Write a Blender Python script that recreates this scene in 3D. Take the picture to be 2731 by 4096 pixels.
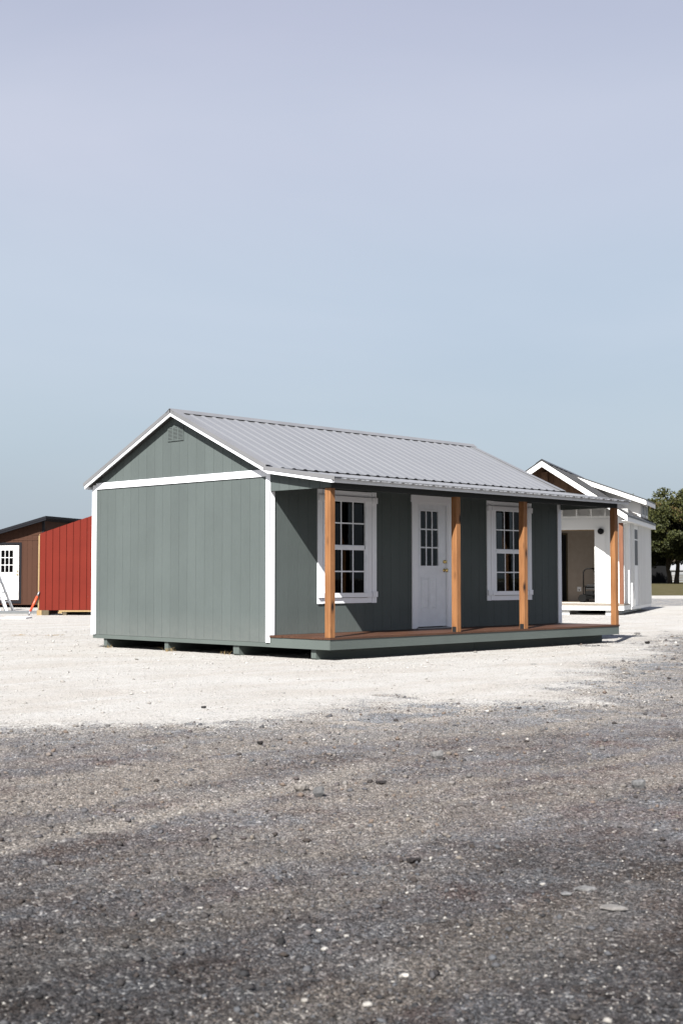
import bpy, math, random
import numpy as np
from mathutils import Vector, Matrix
R = math.radians
for o in list(bpy.data.objects): bpy.data.objects.remove(o, do_unlink=True)
sc = bpy.context.scene
col = sc.collection
random.seed(7); RNG = np.random.default_rng(11)

# ------------------------------------------------------------------ camera
CAM = Vector((-13.0644, -13.8959, 1.118)); YAW = 0.8085; PITCH = 0.0503
cd = bpy.data.cameras.new('camera'); cam = bpy.data.objects.new('camera', cd); col.objects.link(cam)
cam.location = CAM; cam.rotation_euler = (math.pi/2 + PITCH, 0, -YAW)
cd.sensor_width = 36; cd.sensor_height = 36; cd.sensor_fit = 'VERTICAL'; cd.lens = 46.511
cd.clip_start = 0.1; cd.clip_end = 9000
cd.dof.use_dof = True; cd.dof.focus_distance = 20.0; cd.dof.aperture_fstop = 6.3
sc.camera = cam

# ------------------------------------------------------------------ light
SUN = Vector((1.0, 0.47, -1.05)).normalized()          # direction the light travels
SKY_STR = 0.1
w = bpy.data.worlds.new('World'); sc.world = w; w.use_nodes = True
nt = w.node_tree; nt.nodes.clear()
wo = nt.nodes.new('ShaderNodeOutputWorld'); bg = nt.nodes.new('ShaderNodeBackground')
sk = nt.nodes.new('ShaderNodeTexSky'); sk.sky_type = 'NISHITA'; sk.sun_disc = False
sk.sun_elevation = math.asin(-SUN.z); sk.sun_rotation = math.atan2(-SUN.x, -SUN.y)
sk.dust_density = 3.0; sk.air_density = 1.0; sk.ozone_density = 1.0
# hazy veil over the clear sky: same at every azimuth, only elevation changes it
tc = nt.nodes.new('ShaderNodeTexCoord'); sep = nt.nodes.new('ShaderNodeSeparateXYZ')
rp = nt.nodes.new('ShaderNodeValToRGB'); rp.color_ramp.interpolation = 'EASE'
els = rp.color_ramp.elements
els[0].position = 0.0; els[0].color = (0.1498, 0.1745, 0.1992) + (1,)
els[1].position = 1.0; els[1].color = (0.0588, 0.0891, 0.1764) + (1,)
for p, c in ((0.058, (0.1555, 0.1802, 0.2068)), (0.107, (0.165, 0.1916, 0.2181)), (0.2, (0.1821, 0.2049, 0.2352)), (0.32, (0.1916, 0.203, 0.2371)), (0.42, (0.1726, 0.1802, 0.22))):
    e = els.new(p); e.color = c + (1,)
sc10 = nt.nodes.new('ShaderNodeMix'); sc10.data_type = 'RGBA'; sc10.blend_type = 'MULTIPLY'; sc10.inputs[0].default_value = 1.0
sc10.inputs[7].default_value = (1/SKY_STR,)*3 + (1,)
mx = nt.nodes.new('ShaderNodeMix'); mx.data_type = 'RGBA'; mx.inputs[0].default_value = 0.9
L_ = nt.links.new
L_(tc.outputs['Generated'], sep.inputs[0]); L_(sep.outputs[2], rp.inputs[0]); L_(rp.outputs[0], sc10.inputs[6])
hz_map = nt.nodes.new('ShaderNodeMapping'); hz_map.inputs['Scale'].default_value = (1.3, 1.3, 4.0)
hz = nt.nodes.new('ShaderNodeTexNoise'); hz.inputs['Scale'].default_value = 1.3; hz.inputs['Detail'].default_value = 4; hz.inputs['Roughness'].default_value = .5; hz.inputs['Distortion'].default_value = .8
hr = nt.nodes.new('ShaderNodeValToRGB'); hr.color_ramp.elements[0].position = .3; hr.color_ramp.elements[0].color = (.925, .945, .965, 1); hr.color_ramp.elements[1].position = .7; hr.color_ramp.elements[1].color = (1.07, 1.045, 1.04, 1)
hm = nt.nodes.new('ShaderNodeMix'); hm.data_type = 'RGBA'; hm.blend_type = 'MULTIPLY'; hm.inputs[0].default_value = 1.0
L_(tc.outputs['Generated'], hz_map.inputs[0]); L_(hz_map.outputs[0], hz.inputs['Vector']); L_(hz.outputs[0], hr.inputs[0])
L_(sc10.outputs[2], hm.inputs[6]); L_(hr.outputs[0], hm.inputs[7])
L_(sk.outputs[0], mx.inputs[6]); L_(hm.outputs[2], mx.inputs[7]); L_(mx.outputs[2], bg.inputs[0])
bg.inputs[1].default_value = SKY_STR
L_(bg.outputs[0], wo.inputs[0])
sl = bpy.data.lights.new('sun', 'SUN'); sl.energy = 5.0; sl.angle = R(0.53); sl.color = (1.0, 0.97, 0.925)
so = bpy.data.objects.new('sun', sl); col.objects.link(so); so.location = (-30, -20, 40)
so.rotation_euler = SUN.to_track_quat('-Z', 'Y').to_euler()
sc.view_settings.view_transform = 'Standard'; sc.view_settings.look = 'None'
sc.view_settings.exposure = 1.55; sc.view_settings.gamma = 1.0; sc.view_settings.use_curve_mapping = False

# ------------------------------------------------------------------ node helpers
ALB = 0.683             # non-white base colours were measured at exposure 1.0; the camera setting above is 0.55 stop brighter
def alb(c): return tuple(x*ALB for x in c) if max(c) < .5 else c
class NT:
    def __init__(s, name):
        s.m = bpy.data.materials.new(name); s.m.use_nodes = True
        s.t = s.m.node_tree; s.t.nodes.clear()
        s.out = s.t.nodes.new('ShaderNodeOutputMaterial'); s.b = s.t.nodes.new('ShaderNodeBsdfPrincipled')
        s.t.links.new(s.b.outputs[0], s.out.inputs[0])
        s.tc = s.t.nodes.new('ShaderNodeTexCoord')
    def n(s, typ, **kw):
        k = s.t.nodes.new(typ)
        for a, v in kw.items(): setattr(k, a, v)
        return k
    def l(s, a, b): s.t.links.new(a, b)
    def mapping(s, scale=(1,1,1), rot=(0,0,0), src='Object'):
        k = s.n('ShaderNodeMapping'); k.inputs['Scale'].default_value = scale; k.inputs['Rotation'].default_value = rot
        s.l(s.tc.outputs[src], k.inputs[0]); return k.outputs[0]
    def noise(s, vec, scale, detail=4, rough=.55, dist=0):
        k = s.n('ShaderNodeTexNoise'); k.inputs['Scale'].default_value = scale; k.inputs['Detail'].default_value = detail
        k.inputs['Roughness'].default_value = rough; k.inputs['Distortion'].default_value = dist
        s.l(vec, k.inputs['Vector']); return k.outputs[0]
    def vor(s, vec, scale, rnd=1.0):
        k = s.n('ShaderNodeTexVoronoi'); k.inputs['Scale'].default_value = scale; k.inputs['Randomness'].default_value = rnd
        s.l(vec, k.inputs['Vector']); return k
    def ramp(s, fac, stops, interp='LINEAR'):
        k = s.n('ShaderNodeValToRGB'); k.color_ramp.interpolation = interp; e = k.color_ramp.elements
        while len(e) < len(stops): e.new(.5)
        for i, (p, c) in enumerate(stops):
            e[i].position = p; e[i].color = (alb(c) if isinstance(c, tuple) else (c, c, c)) + (1,)
        s.l(fac, k.inputs[0]); return k.outputs[0]
    def mix(s, fac, a, b, mode='MIX'):
        k = s.n('ShaderNodeMix', data_type='RGBA', blend_type=mode)
        for v, i in ((fac, 0), (a, 6), (b, 7)):
            if isinstance(v, (int, float)): k.inputs[i].default_value = v if i == 0 else (v, v, v, 1)
            elif isinstance(v, tuple): k.inputs[i].default_value = alb(v) + (1,)
            else: s.l(v, k.inputs[i])
        return k.outputs[2]
    def math(s, op, a, b=0.0, clamp=False):
        k = s.n('ShaderNodeMath', operation=op, use_clamp=clamp)
        for v, i in ((a, 0), (b, 1)):
            if isinstance(v, (int, float)): k.inputs[i].default_value = v
            else: s.l(v, k.inputs[i])
        return k.outputs[0]
    def attr(s, name):
        k = s.n('ShaderNodeAttribute', attribute_name=name); return k
    def bump(s, h, dist, strength=1.0):
        k = s.n('ShaderNodeBump'); k.inputs['Distance'].default_value = dist; k.inputs['Strength'].default_value = strength
        s.l(h, k.inputs['Height']); s.l(k.outputs[0], s.b.inputs['Normal'])
    def base(s, c):
        if isinstance(c, tuple): s.b.inputs['Base Color'].default_value = c + (1,)
        else: s.l(c, s.b.inputs['Base Color'])
    def set(s, rough=.6, metal=0.0, spec=.5):
        s.b.inputs['Roughness'].default_value = rough; s.b.inputs['Metallic'].default_value = metal
        s.b.inputs['Specular IOR Level'].default_value = spec; return s.m

def paint(name, c, rough=.55, var=.10, grain=0.0015, spec=.35, gscale=(60, 60, 3), dusty=False):
    k = NT(name); v = k.mapping()
    big = k.noise(v, 1.3, 3); fine = k.noise(k.mapping(gscale), 2.0, 5, .6)
    f = k.math('ADD', k.math('MULTIPLY', big, .6), k.math('MULTIPLY', fine, .4))
    lo = tuple(x*(1-var) for x in c); hi = tuple(min(1, x*(1+var)) for x in c)
    colr = k.ramp(f, [(.3, lo), (.7, hi)])
    oi = k.n('ShaderNodeObjectInfo'); colr = k.mix(1.0, colr, k.ramp(oi.outputs['Random'], [(0, .955), (1, 1.04)]), 'MULTIPLY')
    if dusty:                                   # mottled blend to pale beige, stronger towards the bottom
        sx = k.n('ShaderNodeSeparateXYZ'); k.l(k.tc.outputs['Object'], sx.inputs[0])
        low = k.math('SUBTRACT', .42, sx.outputs[2], True); low_mix = k.math('MULTIPLY', k.math('MULTIPLY', low, k.noise(v, 9, 5, .7)), .55)
        colr = k.mix(low_mix, colr, (.30, .285, .26))
    k.base(colr); k.bump(fine, grain)
    return k.set(rough, 0, spec)
def plain(name, c, rough=.5, metal=0., spec=.5): 
    k = NT(name); v = k.mapping(); n_ = k.noise(v, 6, 3)
    k.base(k.ramp(n_, [(.3, tuple(x*.93 for x in c)), (.7, tuple(min(1, x*1.06) for x in c))])); return k.set(rough, metal, spec)
def wood(name, c_lo, c_hi, axis='z', rough=.7, knots=True, scale=1.0):
    k = NT(name)
    sc_ = {'z': (26*scale, 26*scale, 1.6*scale), 'x': (1.6*scale, 26*scale, 26*scale), 'y': (26*scale, 1.6*scale, 26*scale)}[axis]
    v = k.mapping(sc_); g = k.noise(v, 1.0, 6, .6, 1.2)
    big = k.noise(k.mapping((1.7, 1.7, .8)), 2.2, 3)
    colr = k.ramp(k.math('ADD', k.math('MULTIPLY', g, .65), k.math('MULTIPLY', big, .35)), [(.33, c_lo), (.66, c_hi)])
    if knots:
        kv = k.vor(k.mapping({'z': (5.5, 5.5, 2.1), 'x': (2.1, 5.5, 5.5), 'y': (5.5, 2.1, 5.5)}[axis]), 1.0)
        kn = k.ramp(kv.outputs['Distance'], [(.07, .0), (.14, .5), (.24, 1.0)])
        colr = k.mix(1.0, colr, k.mix(kn, tuple(x*.35 for x in c_lo), (1, 1, 1)), 'MULTIPLY')
    k.base(colr); k.bump(g, .002); return k.set(rough, 0, .3)

SIDE = (0.099, 0.117, 0.114)
M = {}
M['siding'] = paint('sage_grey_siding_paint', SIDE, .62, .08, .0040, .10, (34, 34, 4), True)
M['trim'] = paint('white_trim_paint', (.69, .705, .735), .45, .03, .001)
M['vinyl'] = plain('white_vinyl', (.68, .70, .73), .35)
M['doorwhite'] = plain('white_door_paint', (.62, .645, .68), .4)
M['green_rim'] = paint('green_rim_paint', (.098, .117, .109), .6, .12, .002, .3, (6, 30, 30))
M['cedar'] = wood('cedar_post', (.170, .068, .022), (.325, .150, .058), 'z')
M['deck'] = wood('stained_deck', (.048, .020, .011), (.098, .043, .023), 'x', .55, False, .8)
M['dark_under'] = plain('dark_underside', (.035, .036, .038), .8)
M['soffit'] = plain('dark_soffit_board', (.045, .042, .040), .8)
M['beam'] = paint('dark_beam', (.046, .049, .049), .8, .1, .002, .1, (3, 30, 30))  # one even near-black tone for the porch beam
M['bracket'] = plain('black_bracket', (.012, .012, .013), .5)
M['brass'] = plain('brass', (.70, .52, .20), .22, 1.0)
M['floor_in'] = wood('subfloor', (.08, .055, .03), (.13, .09, .05), 'x', .8, False)
M['indoor'] = plain('indoor_sheathing', (.16, .10, .055), .9)
# galvanised / light grey roof metal
k = NT('light_grey_roof_metal'); v = k.mapping(); n1 = k.noise(v, 1.2, 4); n2 = k.noise(k.mapping((3, 40, 40)), 2, 3)
k.base(k.ramp(k.math('ADD', k.math('MULTIPLY', n1, .6), k.math('MULTIPLY', n2, .4)), [(.3, (.196, .200, .209)), (.7, (.216, .220, .229))]))
M['roof'] = k.set(.40, .15, .5)
k = NT('grey_flashing'); n1 = k.noise(k.mapping(), 1.4, 4)
k.base(k.ramp(n1, [(.35, (.185, .186, .192)), (.65, (.215, .216, .223))])); M['flash'] = k.set(.45, .15, .5)
# window glass: clear, mirror-like at grazing angles
k = NT('window_glass'); k.t.nodes.remove(k.b)
fr_ = k.n('ShaderNodeFresnel'); fr_.inputs[0].default_value = 1.24
gl = k.n('ShaderNodeBsdfGlossy'); gl.inputs['Roughness'].default_value = .01
tr = k.n('ShaderNodeBsdfTransparent'); tr.inputs[0].default_value = (.34, .36, .37, 1)
ms = k.n('ShaderNodeMixShader'); k.l(fr_.outputs[0], ms.inputs[0]); k.l(tr.outputs[0], ms.inputs[1]); k.l(gl.outputs[0], ms.inputs[2])
k.l(ms.outputs[0], k.out.inputs[0]); M['glass'] = k.m
# background materials
M['bwhite'] = paint('white_board_and_batten', (.60, .60, .585), .6, .03, .001)
M['droof'] = plain('dark_grey_metal_roof', (.042, .042, .045), .45, .2)
M['tandeck'] = wood('weathered_tan_deck', (.20, .165, .13), (.30, .26, .21), 'x', .8, False)
M['cedar_dark'] = wood('brown_gable_cedar', (.10, .052, .028), (.17, .095, .055), 'z', .8, False)
M['cedar_red'] = wood('reddish_cedar_post', (.13, .050, .024), (.21, .088, .046), 'z')
M['beige'] = plain('beige_interior_wall', (.46, .40, .345), .9)
M['darkpane'] = plain('dark_far_pane', (.008, .009, .013), .35, 0., .1)
M['black'] = plain('black_metal', (.006, .006, .0065), .6, 0., .15)
M['rubber'] = plain('dark_rubber', (.010, .010, .010), .9, 0., .1)
M['brown'] = paint('brown_siding_paint', (.060, .0265, .0160), .7, .06, .002, .15)
M['dtrim'] = plain('near_black_trim', (.006, .0065, .010), .6, 0., .2)
k = NT('barn_red_siding_paint'); v = k.mapping(); n1 = k.noise(v, 1.5, 3); n2 = k.noise(k.mapping((30, 30, 3)), 2, 4, .7)
n3 = k.noise(k.mapping((16, 16, 5)), 1.6, 3, .7)
cr = k.ramp(n1, [(.3, (.135, .0145, .0080)), (.7, (.155, .0175, .0095))])
k.base(k.mix(k.ramp(n3, [(.70, 0.0), (.74, 1.0)]), cr, (.25, .12, .10))); k.bump(n2, .002); M['red'] = k.set(.7, 0, .12)
M['redgroove'] = plain('dark_red_batten_recess', (.045, .006, .004), .9, 0., .05)
M['pine'] = wood('raw_pine', (.28, .19, .085), (.40, .29, .15), 'z', .8, False)
M['alu'] = plain('ladder_aluminium', (.55, .56, .58), .35, .7)
M['orange'] = plain('orange_fibreglass', (.55, .06, .022), .4)
M['steel'] = plain('grey_steel', (.40, .40, .42), .4, .7)
M['sheet'] = plain('white_sheet_board', (.55, .55, .545), .6)
M['greyboard'] = plain('grey_weathered_board', (.15, .16, .165), .8)
M['tanwood'] = wood('weathered_skid_wood', (.075, .06, .035), (.13, .105, .065), 'y', .9, False)
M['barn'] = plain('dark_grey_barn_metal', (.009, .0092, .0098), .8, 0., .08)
M['farroof'] = plain('pale_metal_roof', (.30, .305, .31), .4, .1)
M['bark'] = wood('tree_bark', (.030, .024, .018), (.075, .06, .045), 'z', .95, False)
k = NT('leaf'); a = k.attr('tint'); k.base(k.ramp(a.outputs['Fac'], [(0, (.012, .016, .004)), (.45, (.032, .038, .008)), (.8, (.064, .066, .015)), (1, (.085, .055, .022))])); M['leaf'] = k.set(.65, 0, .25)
k.b.inputs['Subsurface Weight'].default_value = 0.0
M['straw'] = plain('dry_straw', (.25, .17, .07), .9)

# ------------------------------------------------------------------ mesh helpers
class MB:
    def __init__(s): s.v = []; s.f = []
    def quadbox(s, P):                       # 8 points: bottom 4 ccw, top 4 ccw
        b = len(s.v); s.v += [tuple(p) for p in P]
        s.f += [tuple(b+i for i in q) for q in ((3,2,1,0),(4,5,6,7),(0,1,5,4),(1,2,6,5),(2,3,7,6),(3,0,4,7))]
        return s
    def box(s, x0, x1, y0, y1, z0, z1):
        return s.quadbox([(x0,y0,z0),(x1,y0,z0),(x1,y1,z0),(x0,y1,z0),(x0,y0,z1),(x1,y0,z1),(x1,y1,z1),(x0,y1,z1)])
    def prism(s, poly, axis, a, b):          # 2D polygon extruded along axis ('x': poly=(y,z); 'y': poly=(x,z); 'z': poly=(x,y))
        n = len(poly); i0 = len(s.v)
        for t in (a, b):
            for p, q in poly: s.v.append({'x': (t,p,q), 'y': (p,t,q), 'z': (p,q,t)}[axis])
        s.f.append(tuple(range(i0, i0+n))[::-1]); s.f.append(tuple(range(i0+n, i0+2*n)))
        for i in range(n): j = (i+1) % n; s.f.append((i0+i, i0+j, i0+n+j, i0+n+i))
        return s
    def tube(s, pts, r, n=8):
        pts = [Vector(p) for p in pts]; i0 = len(s.v)
        rr = r if isinstance(r, (list, tuple)) else [r]*len(pts)
        for i, p in enumerate(pts):
            d = (pts[min(i+1, len(pts)-1)] - pts[max(i-1, 0)]).normalized()
            a = d.orthogonal().normalized() if i == 0 else (a - d*a.dot(d)).normalized()
            b = d.cross(a)
            for q in range(n):
                t = 2*math.pi*q/n; s.v.append(tuple(p + (a*math.cos(t)+b*math.sin(t))*rr[i]))
        for i in range(len(pts)-1):
            for q in range(n):
                j = (q+1) % n; s.f.append((i0+i*n+q, i0+i*n+j, i0+(i+1)*n+j, i0+(i+1)*n+q))
        s.f.append(tuple(range(i0, i0+n))[::-1]); e = i0+(len(pts)-1)*n; s.f.append(tuple(range(e, e+n)))
        return s
    def lathe(s, prof, c, axis='y', n=16):   # prof: (r, h)
        i0 = len(s.v)
        for r_, h in prof:
            for q in range(n):
                t = 2*math.pi*q/n; x, y = r_*math.cos(t), r_*math.sin(t)
                s.v.append({'z': (c[0]+x, c[1]+y, c[2]+h), 'y': (c[0]+x, c[1]+h, c[2]+y), 'x': (c[0]+h, c[1]+x, c[2]+y)}[axis])
        for i in range(len(prof)-1):
            for q in range(n):
                j = (q+1) % n; s.f.append((i0+i*n+q, i0+i*n+j, i0+(i+1)*n+j, i0+(i+1)*n+q))
        s.f.append(tuple(range(i0, i0+n))[::-1]); e = i0+(len(prof)-1)*n; s.f.append(tuple(range(e, e+n)))
        return s
    def build(s, name, mat, parent=None, smooth=False, fix=True):
        me = bpy.data.meshes.new(name); me.from_pydata(s.v, [], s.f)
        if fix:
            import bmesh
            bm = bmesh.new(); bm.from_mesh(me); bmesh.ops.recalc_face_normals(bm, faces=bm.faces); bm.to_mesh(me); bm.free()
        me.materials.append(M[mat] if isinstance(mat, str) else mat)
        if smooth: me.polygons.foreach_set('use_smooth', [True]*len(me.polygons))
        o = bpy.data.objects.new(name, me); col.objects.link(o)
        if parent: o.parent = parent
        return o
def thing(name, label, cat, loc=(0,0,0), rz=0, group=None):
    o = bpy.data.objects.new(name, None); col.objects.link(o); o.empty_display_size = .3
    o.location = loc; o.rotation_euler = (0, 0, rz); o['label'] = label; o['category'] = cat
    if group: o['group'] = group
    return o
def tag(o, label, cat, group=None):
    o['label'] = label; o['category'] = cat
    if group: o['group'] = group
    return o
def group_part(name, parent):                # a part that only holds sub-parts
    o = bpy.data.objects.new(name, None); col.objects.link(o); o.parent = parent; return o

# numpy value noise ---------------------------------------------------------
def vnoise(x, y, seed=0):
    xi = np.floor(x).astype(np.int64); yi = np.floor(y).astype(np.int64); fx = x-xi; fy = y-yi
    fx = fx*fx*(3-2*fx); fy = fy*fy*(3-2*fy)
    def h(a, b):
        n_ = (a*374761393 + b*668265263 + seed*1442695041) & 0xffffffff
        n_ = ((n_ ^ (n_ >> 13)) * 1274126177) & 0xffffffff
        return ((n_ ^ (n_ >> 16)) & 0xffff)/65535.0
    return (h(xi,yi)*(1-fx)+h(xi+1,yi)*fx)*(1-fy) + (h(xi,yi+1)*(1-fx)+h(xi+1,yi+1)*fx)*fy
def fbm(x, y, f, oct=3, seed=0, gain=.5):
    s = 0; a = 1; t = 0
    for i in range(oct): s = s + a*(vnoise(x*f, y*f, seed+i*17)-.5); t += a; a *= gain; f *= 2.03
    return s/t
def sstep(a, b, x): t = np.clip((x-a)/(b-a), 0, 1); return t*t*(3-2*t)

# ------------------------------------------------------------------ ground
VF = np.array([math.sin(YAW), math.cos(YAW)]); VR = np.array([math.cos(YAW), -math.sin(YAW)]); C2 = np.array(CAM[:2])
def at(depth, lat): p = C2 + VF*depth + VR*lat; return p
# edge of the white gravel pad, from the left of the yard round to the right, in metres
EDGE = np.array([(-40, 33), (-11.0, 0.1), (-7.2, -4.5), (-6.64, -5.19), (-6.15, -5.79), (-5.32, -5.66), (-4.28, -5.6), (-3.54, -6.0), (-2.96, -6.48),
                 (-1.26, -5.74), (1.3, -4.37), (5.2, -2.36), (8.6, -0.62), (10.4, -0.12), (13.2, 0.45), (20, 1.6), (60, 6)], float)
def edge_dist(x, y):
    """signed distance to the pad edge, positive on the pad (house side)"""
    best = np.full(x.shape, 1e9); sg = np.zeros(x.shape)
    for (ax, ay), (bx, by) in zip(EDGE[:-1], EDGE[1:]):
        dx, dy = bx-ax, by-ay; t = np.clip(((x-ax)*dx+(y-ay)*dy)/(dx*dx+dy*dy), 0, 1)
        d = np.hypot(x-ax-t*dx, y-ay-t*dy); s = np.sign(dx*(y-ay)-dy*(x-ax))
        m = d < best; best = np.where(m, d, best); sg = np.where(m, s, sg)
    return best*sg
def fields(x, y):
    dep = (x-C2[0])*VF[0] + (y-C2[1])*VF[1]; lat = (x-C2[0])*VR[0] + (y-C2[1])*VR[1]
    e = edge_dist(x, y)
    e = e + fbm(x, y, .55, 3, 3)*1.5 + fbm(x, y, 2.2, 3, 5)*.55
    pad = sstep(-1.45, .45, e + fbm(x, y, 7, 2, 8)*.8)
    isl = sstep(.10, .30, fbm(x, y, .62, 3, 61) + .5*fbm(x, y, 2.6, 3, 63))*sstep(-2.1, -.5, e)*(1-sstep(30, 40, dep))
    pad = np.maximum(pad, .70*isl)
    pad = pad*(1-.9*sstep(.25, .36, fbm(x, y, .9, 3, 67) + .4*fbm(x, y, 4, 2, 69))*(1-sstep(.3, 1.5, e)))
    # far service road, gravel strip and pasture behind the buildings
    dd = dep + fbm(x, y, .12, 3, 21)*5 + fbm(x, y, .9, 2, 23)*1.0
    road = sstep(55.0, 56.0, dd)*(1-sstep(73, 74.5, dd))
    grass = sstep(84, 86, dd)
    pad = pad*(1-road)
    pad = np.where(dd > 73.7, 1.0, pad)
    return dep, lat, e, pad, grass
def terrain(x, y):
    r = np.hypot(x-C2[0], y-C2[1]); return .42*sstep(70, 190, r)
def height(x, y, pad=None, e=None):
    if pad is None: _, _, e, pad, _ = fields(x, y)
    r = np.hypot(x-C2[0], y-C2[1]); near = 1-sstep(26, 45, r)
    soft = fbm(x, y, .45, 3, 31)*.045*(1-pad) + fbm(x, y, .6, 2, 33)*.016*pad
    # gentle wheel tracks running along the yard
    uu = x*.2419 - y*.9703 + fbm(x, y, .2, 2, 55)*.7
    soft = soft + .010*np.sin(uu*3.3)*(1-pad)*fbm(x, y, .3, 2, 57)*2.5 - .016*tracks(x, y)*(1-pad)
    mid = fbm(x, y, 3.2, 3, 41)*(.030*(1-pad)+.012*pad) + fbm(x, y, 11, 3, 43)*(.016*(1-pad)+.008*pad)
    fine = fbm(x, y, 34, 2, 47)*(.015*(1-pad)+.007*pad)
    lip = .02*pad
    house = sstep(0, 1, (np.maximum(np.maximum(-.6-x, x-8.2), np.maximum(-1.7-y, y-4.9)))/1.2)
    dip = -.05*np.exp(-(((x-25)/6.0)**2 + ((y-10)/6.0)**2))
    return dip + terrain(x, y) + (soft*(.25+.75*house) + mid*(.5+.5*house) + fine)*near + lip*0 - .012*(1-house)
def track_n(x, y): return -x*.2419 + y*.9703 + fbm(x, y, .25, 2, 81)*.9
def tracks(x, y):
    n = track_n(x, y); s = 0*x
    for n0, w_, a_ in ((-4.95, .10, .85), (-6.2, .13, .95), (-7.5, .12, .4), (-3.9, .16, .5), (-8.6, .14, .35), (-5.55, .08, .3)):
        s = s + a_*np.exp(-((n-n0)/w_)**2)
    return np.clip(s*sstep(-.12, .22, fbm(x, y, .55, 3, 83) + .35*fbm(x, y, 2.2, 2, 85)), 0, .9)
def bare_vignette_at(x, y): return sstep(3.6, 8.3, -edge_dist(x, y) + fbm(x, y, .4, 3, 71)*3.6)
def make_ground():
    rr = [0.0, .4]
    while rr[-1] < 2.4: rr.append(rr[-1]*1.12)
    while rr[-1] < 60: rr.append(rr[-1]*1.0048)
    while rr[-1] < 130: rr.append(rr[-1]*1.008)
    while rr[-1] < 6000: rr.append(rr[-1]*1.06)
    rr = np.array(rr[1:])
    a1 = np.radians(20.5); an = np.concatenate([np.linspace(-a1, a1, 520), np.linspace(a1, 2*math.pi-a1, 76)[1:-1]])
    na = len(an); nr = len(rr)
    A, RR = np.meshgrid(an, rr); th = YAW + A
    x = C2[0] + RR*np.sin(th); y = C2[1] + RR*np.cos(th)
    dep, lat, e, pad, grass = fields(x, y); z = height(x, y, pad, e)
    V = np.stack([x, y, z], -1).reshape(-1, 3); V = np.concatenate([V, [[C2[0], C2[1], 0]]])
    i = np.arange(nr-1)[:, None]*na; j = np.arange(na)[None]; jn = (j+1) % na
    F = np.stack([i+j, i+jn, i+na+jn, i+na+j], -1).reshape(-1, 4)[:, ::-1]
    me = bpy.data.meshes.new('ground')
    nq = len(F); tri = np.stack([np.full(na, len(V)-1), np.arange(na), (np.arange(na)+1) % na], -1)[:, ::-1]
    me.vertices.add(len(V)); me.vertices.foreach_set('co', V.ravel())
    loops = np.concatenate([F.ravel(), tri.ravel()]); me.loops.add(len(loops)); me.loops.foreach_set('vertex_index', loops.astype(np.int32))
    st = np.concatenate([np.arange(nq)*4, nq*4+np.arange(na)*3]); me.polygons.add(len(st))
    me.polygons.foreach_set('loop_start', st.astype(np.int32))
    me.update(calc_edges=True); me.polygons.foreach_set('use_smooth', np.ones(len(st), bool))
    # less pad dust farther off; the darker tone there also paints in lens vignetting
    bare_vignette = bare_vignette_at(x, y)
    dust = 1-sstep(.1, 2.9, -edge_dist(x, y) + fbm(x, y, .5, 3, 73)*2.6 + fbm(x, y, 2.4, 3, 75)*1.4)
    for nm, arr in (('pad', pad), ('grass', grass), ('bare_vignette', bare_vignette), ('dust', dust), ('track', tracks(x, y))):
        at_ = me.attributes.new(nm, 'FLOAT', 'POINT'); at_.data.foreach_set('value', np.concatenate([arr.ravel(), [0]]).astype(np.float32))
    me.materials.append(M['ground']); o = bpy.data.objects.new('ground', me); col.objects.link(o); o['kind'] = 'structure'
    return o
k = NT('yard_ground')
ob = k.mapping()
pad = k.attr('pad').outputs['Fac']; gra = k.attr('grass').outputs['Fac']; bare_vig = k.attr('bare_vignette').outputs['Fac']
mott = k.noise(ob, .9, 5, .6); mott2 = k.noise(ob, 3.7, 4, .6)
trk = k.noise(k.mapping((.35, 1.6, 1), (0, 0, R(17))), 1.0, 4, .55, .6)
c5 = k.vor(ob, 92); c8 = k.vor(ob, 230); c3 = k.vor(ob, 58)
def cellval(vn):
    s_ = k.n('ShaderNodeSeparateColor'); k.l(vn.outputs['Color'], s_.inputs[0]); return s_.outputs[0], s_.outputs[1]
v5, h5 = cellval(c5); v8, h8 = cellval(c8); v3, h3 = cellval(c3)
# asphalt millings
lump = k.noise(ob, 1.9, 5, .62, .5)
tone = k.ramp(mott, [(.38, (.090, .069, .064)), (.5, (.148, .137, .137)), (.62, (.104, .078, .073))])
tone = k.mix(k.ramp(mott2, [(.42, 0.), (.66, .6)]), tone, (.150, .162, .178))
tone = k.mix(k.ramp(lump, [(.50, 0.), (.66, .6)]), tone, (.070, .064, .061))
dusty = k.mix(k.ramp(trk, [(.46, 0.), (.60, .8)]), tone, (.205, .182, .160))
edge_dust = k.attr('dust').outputs['Fac']
trk2 = k.attr('track').outputs['Fac']
dusty = k.mix(trk2, dusty, (.245, .222, .198))
tone = k.mix(k.math('MULTIPLY', bare_vig, k.math('SUBTRACT', 1.0, k.math('MULTIPLY', trk2, .75))), dusty, k.mix(.93, dusty, k.mix(k.ramp(mott2, [(.45, 0.), (.62, .75)]), k.mix(k.ramp(lump, [(.44, 0.), (.56, 1.)]), (.028, .028, .0295), (.0165, .0132, .0118)), (.047, .0495, .053))))  # dark tone away from the pad: barer millings plus painted-in vignetting
tone = k.mix(k.math('MULTIPLY', edge_dust, .88), tone, k.mix(k.ramp(lump, [(.46, 0.), (.56, 1.)]), (.205, .217, .232), (.375, .348, .314)))
sp5 = k.ramp(v5, [(0, .48), (.35, .82), (.7, 1.12), (.93, 1.35), (1, 1.6)])
sp8 = k.ramp(v8, [(0, .45), (.5, .95), (.9, 1.45), (1, 2.0)])
sp3 = k.ramp(v3, [(0, .66), (.3, .92), (.8, 1.06), (.95, 1.2), (1, 1.45)])
asp = k.mix(1., k.mix(1., k.mix(1., tone, sp5, 'MULTIPLY'), sp8, 'MULTIPLY'), sp3, 'MULTIPLY')
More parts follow.
